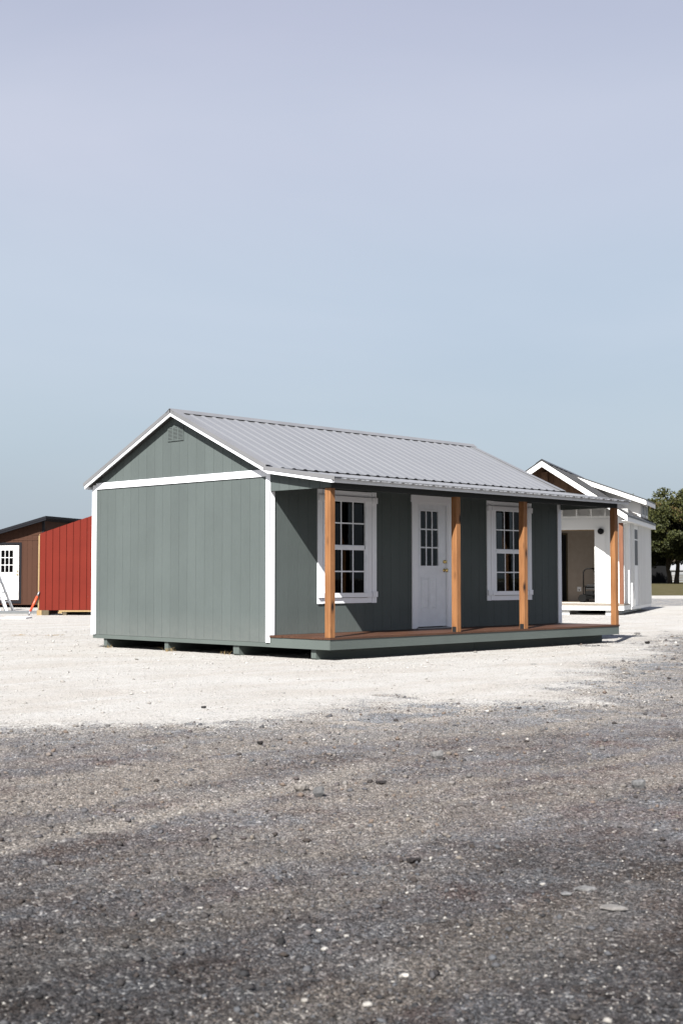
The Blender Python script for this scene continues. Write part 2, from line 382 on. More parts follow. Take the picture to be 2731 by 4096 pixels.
asp = k.mix(k.ramp(h5, [(.94, 0.), (.96, .7)]), asp, k.mix(bare_vig, k.ramp(h8, [(0, (.33, .315, .295)), (1, (.19, .140, .110))]), k.ramp(h8, [(0, (.125, .12, .115)), (1, (.072, .047, .034))])))
# white crushed limestone
wm = k.ramp(mott, [(.3, (.420, .402, .374)), (.6, (.468, .457, .434))])
wm = k.mix(k.ramp(mott2, [(.58, 0.), (.75, .30)]), wm, (.355, .325, .290))
wsp = k.ramp(v5, [(0, .88), (.12, .98), (.8, 1.01), (1, 1.07)])
wm = k.mix(k.ramp(trk, [(.46, 0.), (.62, .45)]), wm, (.385, .352, .312))
wsp3 = k.ramp(v3, [(0, .78), (.03, .98), (1, 1.02)])
wht = k.mix(1., k.mix(1., wm, wsp, 'MULTIPLY'), wsp3, 'MULTIPLY')
# mixed edge: single cells flip before the whole surface does
pm = k.math('ADD', pad, k.math('MULTIPLY', k.math('SUBTRACT', v3, .5), .55)); pm = k.math('ADD', pm, k.math('MULTIPLY', k.math('SUBTRACT', v5, .5), .5))
pm = k.ramp(pm, [(.28, 0.), (.78, 1.)])
gcol = k.mix(pm, asp, wht)
gn = k.noise(ob, 1.1, 5, .65); gcol2 = k.ramp(gn, [(.3, (.062, .058, .024)), (.55, (.090, .078, .040)), (.75, (.125, .102, .064))])
gcol = k.mix(gra, gcol, gcol2)
k.base(gcol)
hgt = k.math('ADD', k.math('MULTIPLY', c5.outputs['Distance'], -1.1), k.math('MULTIPLY', k.noise(ob, 140, 3, .6), .4))
hgt = k.math('ADD', hgt, k.math('MULTIPLY', v5, .5))
k.bump(hgt, .007, .9); M['ground'] = k.set(.95, 0, .04)
ground = make_ground()

def H(x, y): return float(height(np.array([x], float), np.array([y], float))[0])
# loose stones --------------------------------------------------------------
k = NT('millings_stone'); a = k.attr('tint'); k.base(k.ramp(a.outputs['Fac'], [(0, (.014, .0135, .0135)), (.25, (.036, .036, .038)), (.35, (.050, .042, .038)), (.45, (.092, .097, .106)), (.52, (.088, .074, .072)), (.60, (.128, .126, .126)), (.68, (.165, .142, .120)), (.75, (.20, .195, .19)), (.82, (.15, .118, .098)), (.9, (.28, .265, .245)), (1, (.42, .405, .375))])); M['stone'] = k.set(.9, 0, .08)
k = NT('limestone_chip'); a = k.attr('tint'); k.base(k.ramp(a.outputs['Fac'], [(0, (.15, .14, .125)), (.3, (.33, .315, .295)), (1, (.44, .43, .41))])); M['chip'] = k.set(.9, 0, .2)
OCT_V = np.array([(1,0,0),(-1,0,0),(0,1,0),(0,-1,0),(0,0,1),(0,0,-1),(.6,.6,.55),(-.6,.55,.5),(.5,-.6,.55),(-.55,-.6,.5)], float)
OCT_F = np.array([(0,2,6),(2,4,6),(4,0,6),(2,1,7),(1,4,7),(4,2,7),(1,3,9),(3,4,9),(4,1,9),(3,0,8),(0,4,8),(4,3,8),(2,0,5),(1,2,5),(3,1,5),(0,3,5)])
OC6_V = np.array([(1,0,0),(-.5,.85,0),(-.5,-.85,0),(.3,.5,.8),(-.6,0,.7),(.3,-.5,.75)], float)
OC6_F = np.array([(3,4,5),(0,1,3),(1,4,3),(1,2,4),(2,5,4),(2,0,5),(0,3,5)])
def stones(name, mat, x, y, size, tint, flat=.6, label=None, cat=None, VV=OCT_V, FF=OCT_F):
    n = len(x); z = height(x, y); nv = len(VV)
    V = VV[None]*(1+RNG.uniform(-.32, .32, (n, nv, 3)))
    V = V*size[:, None, None]*np.stack([RNG.uniform(.75, 1.25, n), RNG.uniform(.7, 1.0, n), RNG.uniform(flat*.7, flat*1.2, n)], -1)[:, None]
    t = RNG.uniform(0, 2*math.pi, n); c, s = np.cos(t)[:, None], np.sin(t)[:, None]
    tx = RNG.uniform(-.35, .35, n)[:, None]
    X = V[..., 0]*c - V[..., 1]*s; Y = V[..., 0]*s + V[..., 1]*c; Z = V[..., 2] + X*tx
    P = np.stack([X + x[:, None], Y + y[:, None], Z + (z + size*flat*.30)[:, None]], -1).reshape(-1, 3)
    F = (FF[None] + (np.arange(n)*nv)[:, None, None]).reshape(-1, 3)
    me = bpy.data.meshes.new(name); me.vertices.add(len(P)); me.vertices.foreach_set('co', P.ravel())
    me.loops.add(F.size); me.loops.foreach_set('vertex_index', F.ravel().astype(np.int32))
    me.polygons.add(len(F)); me.polygons.foreach_set('loop_start', (np.arange(len(F))*3).astype(np.int32)); me.update(calc_edges=True)
    at_ = me.attributes.new('tint', 'FLOAT', 'POINT'); at_.data.foreach_set('value', np.repeat(tint, nv).astype(np.float32))
    me.materials.append(M[mat]); o = bpy.data.objects.new(name, me); col.objects.link(o); o['kind'] = 'stuff'
    o['label'] = label; o['category'] = cat
    return o
def scatter():
    N = 135000
    r = np.exp(RNG.uniform(math.log(3.2), math.log(30), N)); a = RNG.uniform(-R(19), R(19), N) + YAW
    x = C2[0] + r*np.sin(a); y = C2[1] + r*np.cos(a)
    cl = vnoise(x*1.3, y*1.3, 91)*.6 + vnoise(x*4.1, y*4.1, 93)*.4
    keep = RNG.uniform(0, 1, N) < .35 + 1.1*cl; x, y, r = x[keep], y[keep], r[keep]
    _, _, e, pad, _ = fields(x, y)
    inside = (x > -.1) & (x < 7.5) & (y > -1.3) & (y < 4.4)
    n = len(x); u = RNG.uniform(0, 1, n)
    size = (.0018 + .0016*u**-.40)*(.62 + .072*r); size = np.minimum(size, .011 + .0013*r)
    cl_ = bare_vignette_at(x, y); tint = np.clip(RNG.normal(.62, .15, n)*(1-cl_) + RNG.normal(.22, .14, n)*cl_, 0, .82); wh = RNG.uniform(0, 1, n) < .026; tint[wh] = RNG.uniform(.86, 1, wh.sum())
    m = pad < .5
    big = size > np.median(size)*1.35
    for nm, q, vv, ff, lb in (('millings_gravel', m & big, OCT_V, OCT_F, 'loose grey and brown asphalt millings strewn over the yard'), ('millings_grit', m & ~big, OC6_V, OC6_F, 'fine grey asphalt grit between the coarser millings')):
        stones(nm, 'stone', x[q], y[q], size[q], tint[q], .7, lb, 'gravel', vv, ff)
    # a share of the pad's own chips, lighter and fewer, plus spill over the edge
    m2 = (pad >= .5) & ~inside & (RNG.uniform(0, 1, n) < .20)
    m3 = (~m2) & (pad > .03) & (RNG.uniform(0, 1, n) < .3); mm = m2 | m3
    t2 = RNG.uniform(.15, 1, n); dk = RNG.uniform(0, 1, n) < .05; t2[dk] = RNG.uniform(0, .1, dk.sum())
    jx, jy = RNG.normal(0, .01, n), RNG.normal(0, .01, n)
    stones('limestone_gravel', 'chip', (x+jx)[mm], (y+jy)[mm], (size*.85)[mm], t2[mm], .6, 'white crushed limestone chips on the pale gravel pad', 'gravel')
    # coarse white chips right around the cabins
    q = np.array([(RNG.uniform(-1.2, 9.5), RNG.uniform(-3.2, 1.2)) for _ in range(900)] + [tuple(at(RNG.uniform(29, 47), RNG.uniform(2.5, 11))) for _ in range(1800)] + [tuple(at(RNG.uniform(20, 42), RNG.uniform(-11, -3.5))) for _ in range(1500)])
    _, _, _, pq, _ = fields(q[:, 0], q[:, 1]); ins = (q[:, 0] > 0) & (q[:, 0] < 7.4) & (q[:, 1] > -1.2) & (q[:, 1] < 4.3); q = q[(pq > .5) & ~ins]
    stones('coarse_limestone_gravel', 'chip', q[:, 0], q[:, 1], RNG.uniform(.007, .018, len(q)), RNG.uniform(.3, 1, len(q)), .65, 'coarse white limestone chunks around the cabin footings', 'gravel')
scatter()

# ================================================================== main cabin
ZR = 0.20                                   # cabin datum (bottom of siding) above the ground
LEN = 7.34; WID = 4.30; DP = 1.2035
cabin = thing('porch_cabin', 'sage grey cabin with white trim, light metal roof and open cedar post porch', 'cabin', (0, 0, ZR))
def zw(v): return 3.491 - .462*abs(v-2.15) if v > -.053 else 2.473 + .153*(v+.053)     # top of white rake board
def zsof(v): return zw(v) - .012
BS = .2033
# gable wall facing the camera: backing, then one siding board per groove
def clip_poly_top(y0, y1, zb, top):         # polygon under a roof line between y0..y1
    ys = [y0] + ([2.15] if y0 < 2.15 < y1 else []) + [y1]
    return [(y0, zb), (y1, zb)] + [(yy, top(yy)) for yy in reversed(ys)]
def gable_wall(name, xin0, xin1, xface0, xface1, boards=True):
    w_ = MB().prism([(.03, 0.0), (WID-.03, 0.0), (WID-.03, zsof(WID-.03)-.01), (2.15, zsof(2.15)-.01), (.03, zsof(.03)-.01)], 'x', xin0, xin1).build(name, 'indoor', cabin)
    g0 = .243; edges = [.02] + [g0 + BS*i for i in range(-1, 21) if .05 < g0 + BS*i < WID-.05] + [WID-.02]
    for a, b in zip(edges[:-1], edges[1:]):
        a2, b2 = a+.0018, b-.0018
        if not boards: continue
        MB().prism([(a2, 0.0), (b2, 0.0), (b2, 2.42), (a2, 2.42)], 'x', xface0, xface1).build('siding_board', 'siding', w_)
        if min(zsof(a2), zsof(b2)) > 2.46:
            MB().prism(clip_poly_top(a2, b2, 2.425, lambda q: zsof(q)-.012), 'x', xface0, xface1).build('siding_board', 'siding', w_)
    MB().prism([(.012, .002), (WID-.012, .002), (WID-.012, zsof(WID)-.02), (2.15, zsof(2.15)-.02), (.012, zsof(.012)-.02)], 'x', (xface0+.006 if xface0 < 1 else xface0), (xface1+.0 if xface0 < 1 else xface1-.006)).build('groove_backing', 'siding', w_)
    return w_
gw = gable_wall('gable_wall', .034, .08, .018, .030)
gw2 = gable_wall('gable_wall', LEN-.08, LEN-.034, LEN-.030, LEN-.018, True)
# corner boards and the band across the gable
def corner(u0, u1, v0, v1, z0, z1): MB().box(u0, u1, v0, v1, z0, z1).build('corner_board', 'trim', cabin)
corner(0, .0175, 0, .088, 0.0, 2.497); corner(.0, .0175, WID-.088, WID, 0.0, 2.468)
corner(.0, .092, -.004, .014, .106, 2.176); corner(LEN-.11, LEN, -.004, .014, .106, 2.30); corner(0, .09, WID+.001, WID+.018, 0, 2.40)
MB().box(.001, .0175, .0885, WID-.0885, 2.397, 2.500).build('gable_band', 'trim', cabin)
# rear wall
rw = MB().box(.04, LEN-.04, WID-.06, WID-.02, 0, 2.42).build('rear_wall', 'indoor', cabin)
for i in range(36):
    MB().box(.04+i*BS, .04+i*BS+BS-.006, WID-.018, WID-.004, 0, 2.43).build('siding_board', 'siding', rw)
# floor frame
MB().box(.02, LEN-.02, .0, WID-.01, -.064, -.0035).build('floor_frame', 'green_rim', cabin)
MB().box(.08, LEN-.08, .03, WID-.07, .0, .10).build('floor', 'floor_in', cabin)
# front wall with openings
OPEN = [(1.205, 2.065, .665, 2.125), (3.235, 4.055, .106, 2.165), (5.335, 6.195, .665, 2.125)]
def wall_rects(x0, x1, z0, z1, op):
    xs = sorted({x0, x1} | {q for o in op for q in o[:2] if x0 < q < x1}); out = []
    for a, b in zip(xs[:-1], xs[1:]):
        m = (a+b)/2; segs = [(z0, z1)]
        for o in op:
            if o[0] < m < o[1]:
                segs = [s_ for (p, q) in segs for s_ in ((p, min(q, o[2])), (max(p, o[3]), q)) if s_[1]-s_[0] > .004]
        out += [(a, b, p, q) for p, q in segs]
    return out
fm = MB()
for a, b, p, q in wall_rects(.035, LEN-.035, .0, 2.45, OPEN): fm.box(a, b, .034, .075, p, q)
fwall = fm.build('front_wall', 'indoor', cabin)
fm = MB()
for a, b, p, q in wall_rects(.031, LEN-.031, .106, 2.449, OPEN): fm.box(a, b, .0255, .0335, p, q)
fm.build('groove_backing', 'siding', fwall)
ed = [.032] + [.177 + .2052*i for i in range(0, 35) if .177+.2052*i < LEN-.06] + [LEN-.032]
for a, b in zip(ed[:-1], ed[1:]):
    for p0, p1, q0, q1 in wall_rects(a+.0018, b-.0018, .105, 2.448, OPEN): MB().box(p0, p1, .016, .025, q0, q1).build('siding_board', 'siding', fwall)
# windows -------------------------------------------------------------------
def window(u0):
    w_ = group_part('window', cabin)
    b = lambda n, x0, x1, y0, y1, z0, z1, mt='trim': MB().box(u0+x0, u0+x1, y0, y1, z0, z1).build(n, mt, w_)
    zb, zt = .541, 2.262
    for x0, x1 in ((0, .100), (1.20, 1.30)):
        b('side_board', x0, x1, -.002, .0155, zb, zt)
    b('side_casing', .108, .205, -.003, .0157, zb+.004, zt-.003); b('side_casing', 1.095, 1.192, -.003, .0157, zb+.004, zt-.003)
    b('head_board', .2055, 1.0945, -.001, .0155, 2.178, zt-.006); b('apron_board', .2055, 1.0945, -.001, .0155, zb+.002, .625)
    b('head_casing', .125, 1.175, -.026, -.0035, 2.100, 2.172); b('sill_casing', .125, 1.175, -.026, -.0035, .632, .700)
    for x0, x1 in ((0.0, .112), (1.188, 1.30)):
        b('trim_block', x0, x1, -.028, -.0045, 2.085, 2.175); b('trim_block', x0, x1, -.028, -.0045, .632, .718)
    # vinyl frame and two sashes
    f = MB(); x0, x1, z0, z1 = .2055, 1.0945, .668, 2.122
    f.box(u0+x0, u0+x0+.045, -.002, .06, z0, z1).box(u0+x1-.045, u0+x1, -.002, .06, z0, z1).box(u0+x0+.045, u0+x1-.045, -.0015, .06, z1-.03, z1).box(u0+x0+.045, u0+x1-.045, -.0015, .06, z0, z0+.03)
    f.build('window_frame', 'vinyl', w_)
    def sash(gx0, gx1, gz0, gz1, y, rail, nm):
        s_ = MB(); t = .022
        s_.box(u0+gx0-t, u0+gx0, y, y+.022, gz0-t, gz1+t).box(u0+gx1, u0+gx1+t, y, y+.022, gz0-t, gz1+t)
        s_.box(u0+gx0, u0+gx1, y+.0005, y+.022, gz1, gz1+rail[1]).box(u0+gx0, u0+gx1, y+.0005, y+.022, gz0-rail[0], gz0)
        so_ = s_.build(nm, 'vinyl', w_)
        g = MB(); wd = (gx1-gx0)/3; hm = (gz0+gz1)/2; t2 = .010
        for i in (1, 2): g.box(u0+gx0+wd*i-t2, u0+gx0+wd*i+t2, y+.003, y+.014, gz0, gz1)
        for i in range(3): g.box(u0+gx0+wd*i+(t2 if i else 0), u0+gx0+wd*(i+1)-(t2 if i < 2 else 0), y+.0032, y+.0138, hm-t2, hm+t2)
        g.build('grille', 'vinyl', so_)
        for i in range(3):
            for z0_, z1_ in ((gz0, hm-t2), (hm+t2, gz1)):
                MB().box(u0+gx0+wd*i+(t2 if i else 0)+.0004, u0+gx0+wd*(i+1)-(t2 if i < 2 else 0)-.0004, y+.009, y+.012, z0_+.0004, z1_-.0004).build('pane', 'glass', so_)
    sash(.262, 1.058, 1.432, 2.098, .022, (.03, .022), 'upper_sash')
    sash(.272, 1.022, .700, 1.355, .003, (.022, .07), 'lower_sash')
    return w_
window(.981); window(5.11)
# door ----------------------------------------------------------------------
dr = group_part('door', cabin)
b = lambda n, x0, x1, y0, y1, z0, z1, mt='trim', par=dr: MB().box(x0, x1, y0, y1, z0, z1).build(n, mt, par)
b('door_casing', 3.138, 3.243, -.004, .0155, .112, 2.155); b('door_casing', 4.048, 4.150, -.004, .0155, .112, 2.155); b('head_casing', 3.118, 4.170, -.010, .0155, 2.1555, 2.270)
b('jamb', 3.2435, 3.275, .0, .10, .125, 2.1550); b('jamb', 4.0165, 4.0475, .0, .10, .125, 2.1550); b('head_jamb', 3.2755, 4.016, .001, .10, 2.128, 2.1548)
b('threshold', 3.2435, 4.0475, -.03, .10, .1045, .124, 'steel')
GX0, GX1, GZ0, GZ1 = 3.352, 3.800, 1.128, 2.018
slab = MB()
for a, bb, p, q in wall_rects(3.280, 3.992, .140, 2.126, [(GX0, GX1, GZ0, GZ1)]): slab.box(a, bb, .012, .052, p, q)
slab = slab.build('door_slab', 'doorwhite', dr)
b('astragal', 3.998, 4.0105, .008, .05, .140, 2.126, 'doorwhite')
lf = MB(); t = .028
lf.box(GX0-t, GX0, .004, .0118, GZ0-t, GZ1+t).box(GX1, GX1+t, .004, .0118, GZ0-t, GZ1+t).box(GX0, GX1, .0045, .0118, GZ1, GZ1+t).box(GX0, GX1, .0045, .0118, GZ0-t, GZ0)
lf.build('glass_frame', 'doorwhite', slab)
mu = MB(); wd = (GX1-GX0)/3; hd = (GZ1-GZ0)/3
for i in (1, 2): mu.box(GX0+wd*i-.011, GX0+wd*i+.011, .010, .024, GZ0, GZ1)
for jz in (1, 2):
    for i in range(3): mu.box(GX0+wd*i+(.011 if i else 0), GX0+wd*(i+1)-(.011 if i < 2 else 0), .0102, .0238, GZ0+hd*jz-.011, GZ0+hd*jz+.011)
mu.build('grille', 'doorwhite', slab)
for i in range(3):
    for jz in range(3):
        MB().box(GX0+wd*i+.0114, GX0+wd*(i+1)-.0114, .020, .023, GZ0+hd*jz+.0114, GZ0+hd*(jz+1)-.0114).build('pane', 'glass', slab)
for cxp in (3.385, 3.595):                      # two raised panels in the lower half
    p = MB(); x0, x1, z0, z1 = cxp-.0, cxp+.155, .425, .925
    p.box(x0-.018, x0, .006, .0118, z0-.018, z1+.018).box(x1, x1+.018, .006, .0118, z0-.018, z1+.018).box(x0, x1, .0062, .0118, z1, z1+.018).box(x0, x1, .0062, .0118, z0-.018, z0)
    p.quadbox([(x0+.012, .0118, z0+.012), (x1-.012, .0118, z0+.012), (x1-.030, .005, z0+.03), (x0+.030, .005, z0+.03), (x0+.012, .0118, z1-.012), (x1-.012, .0118, z1-.012), (x1-.030, .005, z1-.03), (x0+.030, .005, z1-.03)])
    p.build('raised_panel', 'doorwhite', slab)
MB().lathe([(.029, .012), (.030, .006), (.012, .003), (.011, -.02), (.022, -.028), (.029, -.042), (.027, -.058), (.012, -.064)], (3.955, 0, 1.055), 'y').build('knob', 'brass', slab, True)
MB().lathe([(.030, .012), (.031, .004), (.024, -.006), (.022, -.022), (.010, -.024)], (3.955, 0, 1.195), 'y').build('deadbolt', 'brass', slab, True)
for zc in (1.055, 1.195): MB().box(4.012, 4.0162, -.0015, .02, zc-.035, zc+.035).build('strike_plate', 'brass', dr)
# porch deck ----------------------------------------------------------------
pd = group_part('porch_deck', cabin)
nb = 9; wv = (DP+.012-.0+.004)/nb
for i in range(nb):
    v0 = -DP-.012 + i*wv
    MB().box(-.012+.004*random.random(), LEN+.010+.006*random.random(), v0+.002, min(v0+wv-.002, -.0045), .0775, .1035+random.uniform(0, .0012)).build('deck_board', 'deck', pd)
MB().box(.0, LEN, -DP, -DP+.038, -.064, .0765).build('front_rim_board', 'green_rim', pd)
MB().box(.002, .040, -DP+.0385, -.001, -.064, .0763).build('side_rim_board', 'green_rim', pd); MB().box(LEN-.040, LEN-.002, -DP+.0385, -.001, -.064, .0763).build('side_rim_board', 'green_rim', pd)
for i in range(17): MB().box(.3+i*.41, .34+i*.41, -DP+.04, -.004, -.06, .0765).build('joist', 'dark_under', pd)
# posts, beam, end panels, ceiling ------------------------------------------
for i, u0 in enumerate((0.0, 2.770, 4.510, 7.237)):
    p_ = MB(); w2 = .1035; c_ = .006
    poly = [(u0+c_, -DP), (u0+w2-c_, -DP), (u0+w2, -DP+c_), (u0+w2, -DP+w2-c_), (u0+w2-c_, -DP+w2), (u0+c_, -DP+w2), (u0, -DP+w2-c_), (u0, -DP+c_)]
    po = p_.prism(poly, 'z', .1052, 2.169).build('porch_post', 'cedar', cabin)
    if i in (1, 2): MB().box(u0-.004, u0-.0005, -DP+.012, -DP+.088, .106, .185).build('base_bracket', 'bracket', po)
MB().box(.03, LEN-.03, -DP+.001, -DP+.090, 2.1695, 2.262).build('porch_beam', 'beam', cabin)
for xa, xb, back in ((.004, .022, (.022, .028)), (LEN-.022, LEN-.004, (LEN-.028, LEN-.022))):
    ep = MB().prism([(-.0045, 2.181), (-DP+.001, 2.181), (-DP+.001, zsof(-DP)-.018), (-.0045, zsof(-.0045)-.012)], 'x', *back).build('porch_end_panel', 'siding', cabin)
    e_ = [-.0045, -.19, -.393, -.596, -.799, -1.002, -DP+.001]
    for a, bb in zip(e_[:-1], e_[1:]):
        a2, b2 = a-.003, bb+.003
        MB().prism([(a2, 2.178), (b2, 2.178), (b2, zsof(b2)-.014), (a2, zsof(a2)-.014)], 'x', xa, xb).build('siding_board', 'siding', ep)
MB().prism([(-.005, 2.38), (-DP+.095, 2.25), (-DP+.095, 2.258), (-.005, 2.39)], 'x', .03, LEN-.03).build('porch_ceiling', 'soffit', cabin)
# skids ---------------------------------------------------------------------
for v0, v1 in ((-.885, -.790), (.712, .838), (2.356, 2.446), (3.945, 4.028)):
    segs = ((.05, 3.60), (3.606, LEN-.05)) if v0 < 0 else ((.05, LEN-.05),)
    for a, bb in segs:
        MB().prism([(a+.03, -.225), (bb, -.225), (bb, -.0645), (a, -.0645), (a, -.19)], 'y', v0, v1).build('skid', 'green_rim', cabin)
# gable vent ----------------------------------------------------------------
vt = MB().box(.0105, .0178, 1.965, 2.350, 3.055, 3.285).build('gable_vent', 'siding', cabin)
vf = MB()
for y0, y1 in ((1.972, 1.982), (2.092, 2.112), (2.218, 2.238), (2.335, 2.347)): vf.box(.004, .0104, y0, y1, 3.062, 3.28)
vf.box(.0042, .0104, 1.982, 2.335, 3.268, 3.279).box(.0042, .0104, 1.982, 2.335, 3.062, 3.072).build('vent_frame', 'siding', vt)
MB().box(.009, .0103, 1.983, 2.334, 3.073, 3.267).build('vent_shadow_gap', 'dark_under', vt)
for (y0, y1) in ((1.9825, 2.0915), (2.1125, 2.2175), (2.2385, 2.3345)):
    for i in range(9):
        z0 = 3.075 + i*.0213
        MB().quadbox([(.0035, y0, z0), (.0088, y0, z0+.004), (.0088, y1, z0+.004), (.0035, y1, z0), (.0035, y0, z0+.006), (.0088, y0, z0+.013), (.0088, y1, z0+.013), (.0035, y1, z0+.006)]).build('louvre', 'siding', vt)
# ------------------------------------------------------------------ roof
roof = group_part('roof', cabin)
UL, UR = -.108, LEN+.108
def slope_pts(line, n): return line
def corrugated(u0, u1, pA, pB, phase, lift):
    """sheet from (v,z) pA (top) to pB (bottom); raised ribs every 9 in"""
    us = [u0]; hs = []
    prof = [(u0, 0.0)]
    kk = math.ceil((u0-phase)/.2287)
    while phase + kk*.2287 < u1:
        c = phase + kk*.2287
        for du, h in ((-.050, 0), (-.016, .013), (.016, .013), (.050, 0)):
            if u0 < c+du < u1: prof.append((c+du, h))
        for dm in (-.115,):
            pass
        kk += 1
    prof.append((u1, 0.0)); prof.sort()
    d = Vector((0, pB[0]-pA[0], pB[1]-pA[1])).normalized(); nn = Vector((0, -d.z, d.y)); nn = nn if nn.z > 0 else -nn
    m_ = MB(); n = len(prof)
    for th in (0.0, -.0015):
        for P in (pA, pB):
            for u, h in prof: q = Vector((u, P[0], P[1])) + nn*(h+lift+th); m_.v.append(tuple(q))
    for i in range(n-1):
        m_.f.append((i, i+1, n+i+1, n+i)); m_.f.append((2*n+i, 3*n+i, 3*n+i+1, 2*n+i+1))
        m_.f.append((i, 2*n+i, 2*n+i+1, i+1)); m_.f.append((n+i, n+i+1, 3*n+i+1, 3*n+i))
    m_.f.append((0, n, 3*n, 2*n)); m_.f.append((n-1, 3*n-1, 4*n-1, 2*n-1))
    return m_
PH = .024
u = UL + .004
panels = []
while u < UR-.02: panels.append((u, min(u+.9148, UR-.004))); u += .9148
for a, bb in panels:
    corrugated(a, bb-.0008, (2.135, zw(2.135)), (.012, zw(.012)), PH, .026).build('roof_panel', 'roof', roof)
    corrugated(a, bb-.0008, (2.165, zw(2.165)), (WID+.13, zw(WID+.13)), PH, .026).build('roof_panel', 'roof', roof)
    corrugated(a+.0003, bb-.0005, (.17, 2.473+.153*.223), (-1.435, zw(-1.435)), PH+.09, .018).build('porch_roof_panel', 'roof', roof)
# roof boarding under the metal
def slab_line(pts, t0, t1, x0, x1, name, mat, par=roof):
    poly = [(v_, z_+t1) for v_, z_ in pts] + [(v_, z_+t0) for v_, z_ in reversed(pts)]
    return MB().prism(poly, 'x', x0, x1).build(name, mat, par)
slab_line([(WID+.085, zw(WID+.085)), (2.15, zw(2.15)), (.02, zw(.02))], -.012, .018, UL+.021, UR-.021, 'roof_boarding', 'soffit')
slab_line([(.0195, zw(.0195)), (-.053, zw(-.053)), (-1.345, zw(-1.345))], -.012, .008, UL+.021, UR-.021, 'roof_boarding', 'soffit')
for x0, x1 in ((UL, UL+.02), (UR-.02, UR)):
    slab_line([(WID+.092, zw(WID+.092)), (2.15, zw(2.15))], -.046, 0, x0, x1, 'rake_board', 'trim')
    slab_line([(2.1495, zw(2.1495)), (-.053, zw(-.053))], -.046, 0, x0, x1, 'rake_board', 'trim')
    slab_line([(-.0535, zw(-.0535)), (-1.340, zw(-1.340))], -.046, 0, x0, x1, 'rake_board', 'trim')
# rake flashing: folded metal, outer drop and flat top flange
def flash(pts, xo, sgn, lift_top, name='rake_flashing'):
    m_ = MB(); poly1 = [(v_, z_+lift_top) for v_, z_ in pts] + [(v_, z_+lift_top-.0025) for v_, z_ in reversed(pts)]
    m_.prism(poly1, 'x', min(xo, xo+sgn*.15), max(xo, xo+sgn*.15))
    poly2 = [(v_, z_+lift_top-.0026) for v_, z_ in pts] + [(v_, z_+.0006) for v_, z_ in reversed(pts)]
    m_.prism(poly2, 'x', min(xo, xo+sgn*.003), max(xo, xo+sgn*.003)); m_.build(name, 'flash', roof)
for xo, sg in ((UL-.008, 1), (UR+.008, -1)):
    h1, h2 = (.062, .052) if sg > 0 else (.043, .034)
    flash([(WID+.12, zw(WID+.12)), (2.16, zw(2.16))], xo, sg, h1)
    flash([(2.14, zw(2.14)), (-.03, zw(-.03)+.01)], xo, sg, h1)
    flash([(.03, 2.473+.153*.083), (-1.40, zw(-1.40))], xo-.002*sg, sg, h2)
# front and rear eave fascia
MB().box(UL+.0205, UR-.0, -1.362, -1.3455, 2.233, 2.300).build('eave_fascia', 'trim', roof)
MB().box(UL+.0205, UR-.0205, WID+.0925, WID+.108, zw(WID+.1)-.05, zw(WID+.1)+.01).build('eave_fascia', 'trim', roof)
MB().box(UL-.01, UR+.06, -1.3800, -1.3775, 2.292, 2.312).build('drip_edge', 'flash', roof)
# ridge cap: V of bent metal resting on the ribs
rc = MB(); zt_ = 3.491+.070; ze_ = zw(2.055)+.050
rc.prism([(2.15, zt_), (2.055, ze_), (2.055, ze_-.003), (2.15, zt_-.003), (2.245, ze_-.003), (2.245, ze_)], 'x', UL-.016, UR+.05).build('ridge_cap', 'flash', roof)
# straw and grass caught against the skid ends
for i, (vv, n_, lab) in enumerate(((3.86, 14, 'tuft of dry straw against the farthest skid end of the grey cabin'), (2.30, 22, 'small clump of dry weeds beside the second skid of the grey cabin'), (.92, 12, 'wisp of dry straw at the skid nearest the white corner board'))):
    m_ = MB()
    for q in range(n_):
        x0, y0 = random.gauss(.0, .03), random.gauss(vv, .05); z0 = H(x0, y0); L = random.uniform(.03, .09); t = random.uniform(0, 6.28); ti = random.uniform(.3, 1.3)
        m_.tube([(x0, y0, z0-.01), (x0+L*.5*math.cos(t)*ti, y0+L*.5*math.sin(t)*ti, z0+L*.6), (x0+L*math.cos(t)*ti, y0+L*math.sin(t)*ti, z0+L*.7)], [.002, .0018, .0008], 3)
    tag(m_.build('weed_tuft', 'straw', None, False, False), lab, 'weeds', 'dry tufts at the skids')

# ================================================================== white cabin behind, on the right
def place(px, py, depth):                 # pixel of the photograph + a distance measured off the ground -> point
    f = 5291.92; rx = (px-1365.5)/f; uy = -(py-2048)/f
    fw = Vector((math.sin(YAW)*math.cos(PITCH), math.cos(YAW)*math.cos(PITCH), math.sin(PITCH))); rt = Vector((math.cos(YAW), -math.sin(YAW), 0)); up = rt.cross(fw)
    return CAM + (fw + rt*rx + up*uy)*depth
AZ = YAW + R(19.5)                        # heading of its long side
wc = thing('white_cabin', 'white board and batten cabin with dark roof, dormer and open doorway', 'cabin', (23.571, 8.706, 0), -AZ)
# local x runs right along the gable end, local y runs back along the side
P3 = lambda n, mt, *a, par=None: MB().box(*a).build(n, mt, par or wc)
GC = -2.533; GW = 5.066; SY = 1.39; BL = 7.45
def rz_(x): return 3.20 - .06 + .663*(GC*-1 - abs(x-GC))      # underside line of the roof
P3('deck_rim_board', 'bwhite', -GW, 0, 0, .04, .108, .262); P3('deck_rim_board', 'bwhite', -.04, 0, .0405, SY+.35, .11, .262)
pdw = group_part('porch_deck', wc)
for i in range(9):
    MB().box(-GW, .012, -.02+i*.149, -.02+i*.149+.144, .2635, .305).build('deck_board', 'tandeck', pdw)
P3('floor_frame', 'bwhite', -GW, -.002, SY+.352, BL, .087, .25)
for x0 in (-.35, -1.75, -3.3, -4.8): P3('skid', 'bwhite', x0-.24, x0, .10, BL-.05, -.09, .086)
def wl(x): return 4.90 - .663*abs(x-GC)
